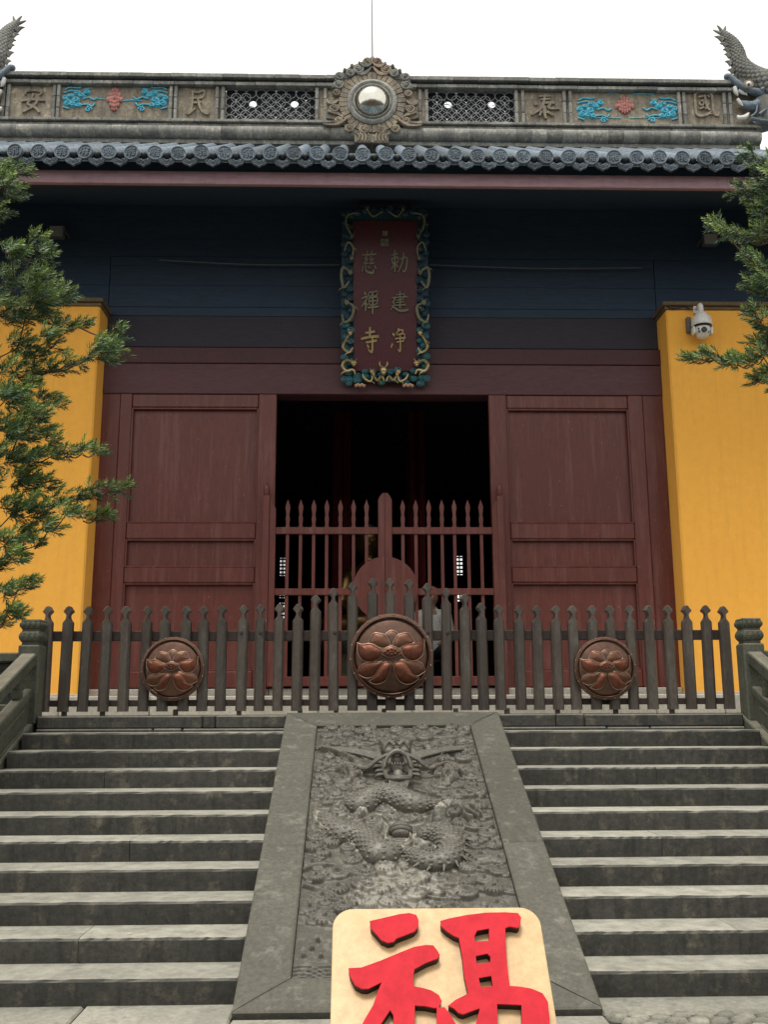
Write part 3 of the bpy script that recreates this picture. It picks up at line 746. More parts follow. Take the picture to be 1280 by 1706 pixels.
for px, py in ((714,1054),(746,1054),(434,1054),(402,1054),(558,1054)):
    p = at(px, py, FY-.04); MB().lathe([(0, .012), (.014, .012), (.017, .006), (.02, 0)], lambda a, b_, h: (p.x+a, FY-.038-h, p.z+b_), 8).build('bolt', M['rail'], fence)

# ------------------------------------------------------------------ copper lotus discs
def lotus_disc(cx, cy, rpx, label, bright):
    Yd = FY-.06; c = at(cx, cy, Yd-.05); R_ = (at(cx+rpx, cy, Yd-.05)-c).length
    d = empty('lotus_disc', c, label, 'disc', 'copper lotus discs on the fence')
    f = lambda a, b_, h: (c.x+a*R_, c.y-h*R_+.04, c.z+b_*R_)
    pr = [(.9, -.02), (.885, .10), (.86, .135), (.8, .16), (.68, .195), (.5, .235), (.3, .262), (.12, .272), (.001, .275)]
    MB().lathe(pr, f, 56).build('domed_plate', M['copper'], d, smooth=True)
    MB().lathe([(.895, .165), (.91, .178), (.93, .165), (.945, .12), (1.0, .105), (1.0, -.02), (.93, -.03), (.93, .05), (.895, .10), (.895, .165)], f, 56).build('rim', M['copper'], d, smooth=True, angle=50)
    mb = MB()
    for k in range(18):
        a = 2*math.pi*k/18+.1; p = f(math.cos(a)*.975, math.sin(a)*.975, .11)
        MB().ell(p, (R_*.026, R_*.022, R_*.026), 8, 5).build('rivet', M['copper_rim'], d, smooth=True)
    MB().lathe([(.905, .168), (.915, .185), (.925, .170)], f, 56).build('bead', M['copper_rim'], d, smooth=True)
    def dome(x, y): r = min(math.hypot(x, y), .88); return float(np.interp(r, [0, .12, .3, .5, .68, .8, .86, .9], [.275, .272, .262, .235, .195, .16, .135, .1]))
    def petal(P, h, mt, base=0.0, rim=.016):
        P = [((x-593)/350, -(y-745)/350) for x, y in P]
        Q = catmull(P+[P[0]], 4)[:-1]; n = len(Q)
        gx = sum(p[0] for p in Q)/n; gy = sum(p[1] for p in Q)/n; rings = [1, .85, .65, .4, .18]; vs = []
        for s_ in rings:
            for x, y in Q:
                X_, Y_ = gx+(x-gx)*s_, gy+(y-gy)*s_; vs.append(f(X_, Y_, dome(X_, Y_)+base+.012+h*math.sqrt(max(0, 1-s_**2))))
        vs.append(f(gx, gy, dome(gx, gy)+base+.012+h)); fs = []
        for q in range(len(rings)-1):
            for i in range(n): j = (i+1) % n; fs.append((q*n+i, q*n+j, (q+1)*n+j, (q+1)*n+i))
        q = len(rings)-1
        for i in range(n): fs.append((q*n+i, q*n+(i+1) % n, len(vs)-1))
        for i in range(n): j = (i+1) % n
        o = MB().add(vs, fs).build('petal', M[mt], d, smooth=True, angle=80)
        pts = [f(x, y, dome(x, y)+base+.02) for x, y in Q]+[f(Q[0][0], Q[0][1], dome(*Q[0])+base+.02)]
        MB().tube(pts, R_*rim, 6, 1, caps=False).build('petal_edge', M['copper_rim'], o, smooth=True)
    mir = lambda P: [(1186-x, y) for x, y in P]
    dull, red = 'copper_dull', 'copper_red'
    petal([(545,570),(593,540),(650,568),(625,620),(593,665),(565,620)], .03, 'copper', -.01)
    b2 = [(398,640),(420,600),(450,562),(500,566),(540,580),(565,615),(582,655),(560,690),(480,680)]
    petal(b2, .05, dull, 0); petal(mir(b2), .05, dull, 0)
    b3 = [(305,890),(340,830),(400,806),(470,802),(520,805),(480,880),(430,925),(370,930)]
    petal(b3, .06, red if bright else dull, .004); petal([(1186-x, y-15) for x, y in b3], .06, dull, .004)
    b1 = [(308,640),(350,655),(420,650),(480,680),(525,715),(500,765),(450,795),(390,797),(340,775),(312,720)]
    petal(b1, .10, red, .012); petal([(875, 595), (850, 640), (800, 650), (730, 660), (670, 690), (690, 750), (740, 790), (800, 790), (850, 750), (868, 690)], .10, red, .012)
    b4 = [(408,962),(450,925),(478,870),(520,815),(560,803),(592,815),(575,880),(545,950),(500,978),(450,982)]
    petal(b4, .10, red, .018); petal([(825,940),(780,905),(750,860),(715,810),(670,798),(610,815),(622,890),(650,950),(700,982),(760,980)], .10, red, .018)
    petal([(500,725),(540,690),(593,672),(650,690),(682,715),(650,745),(593,768),(540,755)], .05, dull, .03, .012)
    g_ = MB()
    for k in range(9):
        a = k*2*math.pi/8; r = 0 if k == 8 else 1; x, y = math.cos(a)*.13*r, math.sin(a)*.062*r+.07
        g_.ell(f(x, y, dome(x, y)+.098), (R_*.036, R_*.03, R_*.028), 8, 5)
    g_.build('seed_head', M['copper_red'], d, smooth=True)
lotus_disc(652, 1092, 69.5, 'largest of the three copper lotus discs, in the middle of the fence', True)
lotus_disc(287, 1114, 53, 'smaller copper lotus disc on the left part of the fence', False)
lotus_disc(1009.5, 1113, 51.5, 'smaller copper lotus disc on the right part of the fence', False)
# ------------------------------------------------------------------ temple hall
WY, DY = 11.9, 12.3
hall = empty('temple_hall', (-.08, 12, ZT), 'temple hall with ochre yellow walls, maroon door boards and a grey tiled roof', 'temple')
SZ0, SZ1 = ZT, 1.85
x = -6.5
while x < 6.5:                                # low stone base course under the hall
    wd = random.uniform(.7, 1.2); slab(x, x+wd-.006, 11.55, 12.1, SZ0+.002, SZ1, M['platform'], hall, 'base_stone', .012); x += wd
wl0, wl1 = at(160, 620, WY).x, at(1117, 620, WY).x
wt = at(165, 505, WY).z
for s_, xw in ((-1, wl0), (1, wl1)):
    MB().box(xw, s_*9, WY, WY+.55, SZ1+.002, wt, .02).build('yellow_wall', M['yellow'], hall, label='ochre plastered wall '+('left' if s_ < 0 else 'right')+' of the doors')
    MB().box(xw-s_*.05, s_*9, WY-.055, WY+.50, wt+.002, wt+.055, .008).build('wall_cap', M['cap'], hall)
    MB().box(xw-s_*.018, s_*9, WY-.02, WY+.45, wt-.045, wt-.001, .005).build('wall_cap_moulding', M['cap'], hall)
    MB().box(xw-s_*.012, s_*9, WY-.012, WY+.4, SZ1, SZ1+.03, .004).build('wall_skirting', M['platform'], hall)
# column, sill, lintels between the walls
dz = at(457, 1147, DY).z
zt_post = at(640, 656, DY).z
for s_, a, b_ in ((-1, wl0-.02, at(190, 900, DY).x-.002), (1, at(1083, 900, DY).x+.002, wl1+.02)):
    MB().box(a, b_, DY-.04, DY+.3, SZ1, zt_post, .01).build('door_post', M['maroon'], hall)
x = wl0
while x < wl1-.1:
    wd = random.uniform(.8, 1.3); x2 = min(x+wd, wl1); slab(x, x2-.006, DY-.12, DY+.25, SZ1+.002, dz-.004, M['platform'], hall, 'sill_stone', .01); x = x2
def zy(y, Y=DY): return at(640, y, Y).z
def hb(y0, y1, Y0_, Y1_, mt, name, xa=None, xb=None, b=.008, parent=None):
    return MB().box(xa if xa is not None else wl0, xb if xb is not None else wl1, Y0_, Y1_, zy(y0, Y0_), zy(y1, Y0_), b).build(name, M[mt], parent or hall)
hb(657, 607, DY-.06, DY+.2, 'maroon_worn', 'lintel')
hb(606, 580, DY-.075, DY+.2, 'maroon_dark', 'lintel_moulding')  # dark maroon carries the painted glare fade down to the lintel
hb(579.5, 528.7, DY-.004, DY+.2, 'glare_end_board', 'upper_board', b=.002)
hb(528, 514, DY-.008, DY+.2, 'plum_board', 'upper_beam', b=.002)  # plum_board carries the painted glare, slightly less blue
for a, b_ in ((513.5, 478), (477.7, 445.5)): hb(a, b_, DY, DY+.2, 'plum_board', 'upper_board', b=.002)  # plum_board again: the painted glare fading lower down
hb(445, 430.5, DY-.006, DY+.2, 'glare_board', 'upper_beam', b=.002)
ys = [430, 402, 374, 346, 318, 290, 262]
for a, b_ in zip(ys, ys[1:]): hb(a, b_+.25, DY, DY+.2, 'glare_board', 'upper_board', -8.5, 8.5, b=.002)
for s_ in (-1, 1):
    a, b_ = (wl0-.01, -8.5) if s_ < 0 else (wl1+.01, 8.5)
    for q0, q1 in ((514, 478), (477.7, 430.5)): hb(q0, q1, DY+.003, DY+.2, 'glare_board', 'upper_board', a, b_, b=.002)
# door boards
def leaf(xa, xb, P, label):
    d = empty('door_leaf', (0, 0, 0), label, parent=hall)
    Yf, Yp = DY-.045, DY+.02
    x0, x1 = at(xa, 900, DY).x, at(xb, 900, DY).x
    zb, zt = dz, zy(659)
    pa, pb = P[0], P[1]
    ix0, ix1 = at(pa, 900, Yf).x, at(pb, 900, Yf).x
    rows = [(680, 871), (898, 945), (971, 1117)]
    MB().box(x0, ix0, Yf, DY+.06, zb, zt, .006).build('stile', M['maroon'], d)
    MB().box(ix1, x1, Yf, DY+.06, zb, zt, .006).build('stile', M['maroon'], d)
    edges = [zt]+[z for r in rows for z in (zy(r[0], Yf), zy(r[1], Yf))]+[zb]
    for k in range(0, 8, 2): MB().box(ix0+.001, ix1-.001, Yf+.001, DY+.06, edges[k+1], edges[k], .016).build('cross_rail', M['maroon'], d)
    for i, r in enumerate(rows):
        z0, z1 = zy(r[1], Yf), zy(r[0], Yf)
        n = 1; wd = (ix1-ix0)/n
        for k in range(n):
            MB().box(ix0+k*wd+.0008, ix0+(k+1)*wd-.0008, Yp+random.uniform(-.0015, .0015), DY+.05, z0-.01, z1+.01, .0025).build('panel_board', M['maroon'], d)
        t = MB(); q = .012                       # moulding round the panel
        t.box(ix0, ix0+.022, Yf+.012, Yp, z0, z1, .004); t.box(ix1-.022, ix1, Yf+.012, Yp, z0, z1, .004)
        t.box(ix0+.0222, ix1-.0222, Yf+.012, Yp, z0, z0+.02, .004); t.box(ix0+.0222, ix1-.0222, Yf+.012, Yp, z1-.02, z1, .004)
        t.build('panel_moulding', M['maroon'], d)
leaf(190, 457, (208, 426), 'maroon panelled door board left of the opening')
leaf(820, 1083, (851, 1060), 'maroon panelled door board right of the opening')
for o in [o for o in hall.children if o.name.startswith('door_leaf')]: o['label'] = o['label']
# eaves: fascia, soffit, rafters
EY = 10.5
ez = at(640, 262, EY).z                     # centre of the tile end discs
fz0, fz1 = at(640, 309, EY+.14).z, at(640, 268, EY+.14).z
fzm = at(640, 288, EY+.14).z
MB().box(-8.5, 8.5, EY+.14, EY+.20, fz0, fzm, .006).build('fascia_board', M['fascia'], hall)
MB().box(-8.5, 8.5, EY+.16, EY+.19, fzm+.001, fz1+.05).build('eave_shadow_board', M['glare_board'], hall)  # dark board standing in for the shadow below the tiles
sof = MB(); zi = at(640, 262, DY).z
y1_ = EY+.202; z1_ = fz0+.05; z2_ = z1_+(DY+.02-y1_)*.36
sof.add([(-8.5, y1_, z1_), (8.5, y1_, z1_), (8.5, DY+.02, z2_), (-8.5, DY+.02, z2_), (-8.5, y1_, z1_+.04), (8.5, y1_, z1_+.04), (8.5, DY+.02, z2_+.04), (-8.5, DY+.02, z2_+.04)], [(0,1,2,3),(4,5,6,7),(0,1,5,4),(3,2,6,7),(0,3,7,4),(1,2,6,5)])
sofo = sof.build('soffit', M['glare_board'], hall)
# outer shell of the hall behind
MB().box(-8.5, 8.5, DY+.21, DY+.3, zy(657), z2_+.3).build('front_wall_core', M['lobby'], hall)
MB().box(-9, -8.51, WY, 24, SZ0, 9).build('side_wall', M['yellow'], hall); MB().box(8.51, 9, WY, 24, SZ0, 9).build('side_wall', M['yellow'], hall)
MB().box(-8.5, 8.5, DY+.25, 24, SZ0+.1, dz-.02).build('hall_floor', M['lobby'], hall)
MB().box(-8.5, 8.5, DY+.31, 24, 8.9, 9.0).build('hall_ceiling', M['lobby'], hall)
# back wall with lattice windows (openings to the daylight)
BY = 23.0
wins = [((467, 473), (928, 959)), ((467, 475), (984, 996)), ((464, 473), (1005, 1030)), ((757, 771), (925, 958)), ((757, 762), (984, 1002)), ((790, 797), (1000, 1020))]
def wrect(w_): (a, b_), (c, d_) = w_; p = at(a, d_, BY); q = at(b_, c, BY); return p.x, q.x, p.z, q.z
rects = sorted([wrect(w_) for w_ in wins]); cols = []
Lc = (at(466, 950, BY).x, at(474.5, 950, BY).x); Rc = (at(756, 950, BY).x, at(772, 950, BY).x)
bw = lambda a, b_, z0, z1: MB().box(a, b_, BY, BY+.15, z0, z1).build('back_wall', M['lobby'], hall)
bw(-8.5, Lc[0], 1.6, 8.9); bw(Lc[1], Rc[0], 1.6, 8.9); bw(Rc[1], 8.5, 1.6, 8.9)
for c0, c1, yl in ((Lc[0], Lc[1], [(928, 959), (985, 996), (1003, 1040)]), (Rc[0], Rc[1], [(925, 958), (985, 1002)])):
    prev = 8.9
    for a, b_ in yl: z1, z0 = at(640, a, BY).z, at(640, b_, BY).z; bw(c0, c1, z1, prev); prev = z0
    bw(c0, c1, 1.6, prev)
    for a, b_ in yl:
        z1, z0 = at(640, a, BY).z, at(640, b_, BY).z; t = MB(); n = max(2, int((z1-z0)/.085))
        for k in range(n): zz = z0+(z1-z0)*(k+.5)/n; t.box(c0, c1, BY+.05, BY+.08, zz-.02, zz+.02)
        for k in range(1, 3): xx = c0+(c1-c0)*k/3; t.box(xx-.016, xx+.016, BY+.082, BY+.1, z0, z1)
        t.build('window_lattice', M['maroon_dark'], hall)
# ------------------------------------------------------------------ roof
roof = empty('roof', (-.08, 11.5, ez), parent=hall); roof.location = Vector((0, 0, 0))
RS = math.tan(R(36)); RIDY = 13.0
TS = .2685; tx0 = at(622, 262, EY).x - 0
# disc positions measured: one at px 605.8 etc.
td = at(566.6, 262, EY).x
NT = 23
ridge_zb = at(622, 233, RIDY-.14).z
def slope_z(y): return ez+.02+(y-EY)*((ridge_zb-.165-ez)/(RIDY-.14-EY))
# pan surface
MB().add([(-8.6, EY-.02, slope_z(EY-.02)-.075), (8.6, EY-.02, slope_z(EY-.02)-.075), (8.6, RIDY, slope_z(RIDY)-.075), (-8.6, RIDY, slope_z(RIDY)-.075),
          (-8.6, EY-.02, slope_z(EY-.02)-.11), (8.6, EY-.02, slope_z(EY-.02)-.11), (8.6, RIDY, slope_z(RIDY)-.11), (-8.6, RIDY, slope_z(RIDY)-.11)],
         [(0,1,2,3),(7,6,5,4),(0,4,5,1),(1,5,6,2),(2,6,7,3),(3,7,4,0)]).build('pan_tiles', M['tile'], roof)
MB().add([(-9, RIDY, slope_z(RIDY)-.1), (9, RIDY, slope_z(RIDY)-.1), (9, 24.5, 6.5), (-9, 24.5, 6.5)], [(0,1,2,3)]).build('rear_slope', M['tile'], roof)
for s_ in (-1, 1): MB().add([(s_*8.75, 12.0, 8.9), (s_*8.75, 24.0, 6.6), (s_*8.75, RIDY, slope_z(RIDY)-.12)], [(0,1,2)]).build('gable', M['yellow'], roof)
# shared meshes (local to the disc centre)
sA = math.atan2(slope_z(RIDY)-slope_z(EY), RIDY-EY); dirv = Vector((0, math.cos(sA), math.sin(sA))); upv = Vector((0, -math.sin(sA), math.cos(sA)))
row = MB(); L_ = (RIDY-.1-EY)/math.cos(sA); nseg = int(L_/.24); vs = []; fs = []
for q in range(nseg):
    a0, a1 = q*L_/nseg, (q+1)*L_/nseg
    b0 = len(row.v); vv = []
    for (t, r) in ((a0, .078), (a1-.01, .078), (a1, .072)):
        for k in range(9):
            an = math.pi*k/8; p = dirv*t+Vector((1, 0, 0))*math.cos(an)*r+upv*(math.sin(an)*r-.02); vv.append(p)
    ff = []
    for i in range(2):
        for k in range(8): ff.append((i*9+k, i*9+k+1, (i+1)*9+k+1, (i+1)*9+k))
    row.add(vv, ff)
row_me = row.mesh('tile_row', smooth=True, angle=40); row_me.materials.append(M['tile'])
disc = MB(); fD = lambda a, b_, h: (a, -h, b_)
RD = .092
disc.lathe([(RD, -.02), (RD, .018), (RD*.97, .026), (RD*.88, .026), (RD*.84, .016), (.001, .016)], fD, 22)
g = lambda pts: disc.ribbon([(a*RD, b_*RD, .0052) for a, b_ in pts], lambda u, v, h: (u, -.012-h, v), .020, sm=3)
g([(-.55,.35),(-.42,.28)]); g([(-.62,.05),(-.48,-.02)]); g([(-.6,-.38),(-.42,-.15)]); g([(-.3,.42),(.08,.5)]); g([(-.3,.22),(.05,.22),(.02,.02)]); g([(-.32,.0),(.1,.02)]); g([(-.3,-.2),(.06,-.2)]); g([(-.12,.42),(-.1,-.5),(-.22,-.42)])
g([(.2,.45),(.58,.4)]); g([(.22,.45),(.2,-.45)]); g([(.22,.12),(.55,.12)]); g([(.2,-.2),(.6,-.2)]); g([(.2,-.45),(.55,-.42)]); g([(.4,.4),(.4,-.4)])
disc_me = disc.mesh('tile_end', smooth=True, angle=35); disc_me.materials.append(M['tile'])
drip = MB(); dw, dh = .098, .165
out = [(-dw, .02), (-dw*.99, -.005), (-dw*.9, -.022), (-dw*.84, -.036), (-dw*.6, -.052), (-dw*.42, -.055), (-dw*.2, -.068), (0, -.08)]
out = out+[(-u, v) for u, v in reversed(out[:-1])]
top_ = [(dw*.93, .028), (dw*.5, .0), (0, -.012), (-dw*.5, .0), (-dw*.93, .028)]
fR = lambda u, v, w_: (u, -.005-w_+(-v)*.18, v)
drip.extrude(out+top_, fR, -.012, .006)
for q, (sc, dz_) in enumerate(((.93, .010), (.66, .022), (.40, .032))):
    drip.tube([fR(u*sc, v*sc+dz_*.4, .010) for u, v in out[1:-1]], .0065, 5, 1)
drip.tube([fR(-.03, -.04, .010), fR(0, -.02, .014), fR(.03, -.04, .010), fR(0, -.07, .014), fR(-.03, -.04, .010)], .005, 5, 3)
drip_me = drip.mesh('drip_tile', smooth=True, angle=35); drip_me.materials.append(M['tile'])
knob = MB(); knob.ell((0, 0, 0), (.046, .05, .044), 14, 9); hollow_shade_me = knob.mesh('tile_hollow_shade', smooth=True); hollow_shade_me.materials.append(M['tile_dark'])  # dark ball in place of the round shade between tile ends
# pan lip: concave tile between two rows
lip = MB(); vv = []
for (t, dzz) in ((0, 0), (.35, 0)):
    for k in range(9):
        a = -1+k/4; p = dirv*t+Vector((a*.1, 0, 0))+upv*(-.085+.045*a*a+dzz); vv.append(p)
lip.add(vv, [(k, k+1, 9+k+1, 9+k) for k in range(8)]); lip_me = lip.mesh('pan_lip', smooth=True); lip_me.materials.append(M['tile'])
rw = wloc(roof)
for i in range(-24, 25):
    x = td+i*TS; jz = random.uniform(-.004, .004)
    if abs(x) > 7: continue
    def put(name, me, x_, y_, z_, rz=0.0, ry=0.0):
        o = link_mesh(name, me, None, roof, (x_-rw.x, y_-rw.y, z_-rw.z)); o.rotation_euler = (0, ry, rz); return o
    put('tile_row', row_me, x, EY, ez+.02)
    put('tile_end', disc_me, x, EY-.03+random.uniform(-.012, .008), ez+.004+jz*1.8, random.uniform(-.2, .2), random.uniform(-.25, .25))
    put('drip_tile', drip_me, x+TS/2, EY-.022, ez-.078+random.uniform(-.004, .004), random.uniform(-.08, .08), random.uniform(-.03, .03))
    put('tile_hollow_shade', hollow_shade_me, x+TS/2, EY+.0, ez-.008)
    put('pan_lip', lip_me, x+TS/2, EY-.01, ez+.0)

# ------------------------------------------------------------------ ridge wall
ridge = empty('ridge', (0, 0, 0), parent=hall)
RY = RIDY-.10                                   # front plane of the frame strips
def rz(y): return at(622, y, RY).z
def rxp(x): return at(x, 170, RY).x
XL, XR = rxp(-20), rxp(1262)
MB().box(XL, XR, RY+.08, RY+.40, rz(205), rz(147)).build('ridge_core_base', M['void'], ridge) if False else None
def bandrow(y0, y1, proud, n, mt, name='ridge_tile', rnd=False, x0=XL, x1=XR):
    z1, z0 = rz(y0), rz(y1); L = (x1-x0)/n
    if rnd:
        r = (z1-z0)/2; mb = MB(); mb.lathe([(r*.97, 0), (r, .01), (r, L-.008), (r*.97, L-.002)], lambda a, b_, h: (h, a, b_), 16)
        mb.add([(0, 0, 0)], [])
    else: mb = MB().box(0, L-.0025, 0, proud+.12, 0, z1-z0, .006)
    me = mb.mesh(name, smooth=rnd, angle=40); me.materials.append(M[mt])
    for k in range(n):
        y_ = RY+.02 if rnd else RY-proud+random.uniform(-.003, .003)
        o = link_mesh(name, me, None, ridge, (x0+k*L-hall.location.x, y_-hall.location.y, (z0+(z1-z0)/2 if rnd else z0)-hall.location.z+random.uniform(-.002, .002)))
bandrow(130, 136.5, .07, 30, 'ridge_grey')
bandrow(137, 140.5, .0, 20, 'tile_dark')
bandrow(141, 146.5, .035, 38, 'ridge_grey')
bandrow(203.5, 208, .045, 34, 'ridge_grey')
bandrow(208.5, 214.5, -.0, 26, 'ridge_grey')
bandrow(213, 234, 0, 50, 'ridge_grey', 'ridge_roll_tile', True)
MB().box(XL, XR, RY+.30, RY+.42, rz(208), rz(131)).build('ridge_back_wall', M['void'], ridge) if False else None
MB().box(XL, XR, RY+.02, RY+.40, rz(240), rz(215)).build('ridge_base', M['ridge_grey'], ridge)
divs = [4, 12, 88.5, 96, 284, 292, 361, 371, 528, 542, 700, 711, 861, 872, 941, 951, 1132.5, 1141, 1208, 1218]
zp0, zp1 = rz(203.5), rz(146.5); seg = (zp1-zp0)/3
sm_ = MB().box(-.024, .024, 0, .10, 0, seg-.002, .007).mesh('frame_strip'); sm_.materials.append(M['ridge_grey'])
for dx in divs:
    for k in range(3): link_mesh('frame_strip', sm_, None, ridge, (rxp(dx)-hall.location.x, RY-.005-hall.location.y+random.uniform(-.004, .004), zp0+k*seg-hall.location.z))
def panel(xa, xb, name='plaster_panel', mt='ridge'):
    return MB().box(rxp(xa), rxp(xb), RY+.045, RY+.34, zp0, zp1, .003).build(name, M[mt], ridge)
for a, b_ in ((-20, 12), (12, 92), (92, 288), (288, 361), (528, 711), (361, 374), (861, 873), (873, 946), (946, 1137), (1137, 1213), (1213, 1262)): panel(a+.3, b_-.3)
# lattice panels with round holes
lat_s = .105
ring = MB().lathe([(lat_s*.70, 0), (lat_s*.70, .012), (lat_s*.645, .012), (lat_s*.645, 0), (lat_s*.70, 0)], lambda a, b_, h: (a, -h, b_), 16)
ring_me = ring.mesh('lattice_ring'); ring_me.materials.append(M['lattice'])
def lattice(xa, xb, holes):
    x0, x1 = rxp(xa), rxp(xb)
    nx_ = int(round((x1-x0)/(lat_s*1.414))); nz_ = int(round((zp1-zp0)/(lat_s*1.414))); sx_ = (x1-x0)/nx_; sz_ = (zp1-zp0)/nz_
    hc = [(rxp(h[0]), at(h[0], h[1], RY+.1).z) for h in holes]
    for i in range(nx_):
        for j in range(nz_):
            for q in (0, 1):
                if q and (i == 0 or j == 0): continue
                cx_, cz_ = x0+(i+.5-q*.5)*sx_, zp0+(j+.5-q*.5)*sz_
                if any(math.hypot(cx_-a, cz_-b_) < .085 for a, b_ in hc): continue
                link_mesh('lattice_ring', ring_me, None, ridge, (cx_-hall.location.x, RY+.075-hall.location.y-.0015*q, cz_-hall.location.z))
    # backing with holes cut right through to the sky
    polys = [[(x0+.001, zp0), (x1-.001, zp0), (x1-.001, zp1), (x0+.001, zp1)]]
    for a, b_ in hc: polys.append([(a+.058*math.cos(t), b_+.058*math.sin(t)) for t in np.linspace(0, 2*math.pi, 21)[:-1]])
    for (i_, j_) in random.sample([(i, j) for i in range(1, nx_) for j in range(1, nz_)], min(9, (nx_-1)*(nz_-1))):
        u = x0+i_*sx_+.001; v = zp0+j_*sz_
        if all(math.hypot(u-a, v-b_) > .12 for a, b_ in hc): polys.append([(u+.012*math.cos(t), v+.017*math.sin(t)) for t in np.linspace(0, 2*math.pi, 7)[:-1]])
    me = outline_mesh(polys, .01, 0, 'lattice_backing')
    me.transform(Matrix.Rotation(math.pi/2, 4, 'X')); me.transform(Matrix.Translation((-hall.location.x, RY+.12-hall.location.y, -hall.location.z)))
    link_mesh('lattice_backing', me, M['void'], ridge)
lattice(375, 526, [(420, 172.5), (490, 172.5)])
lattice(713, 859, [(748, 173.5), (821, 173.5)])
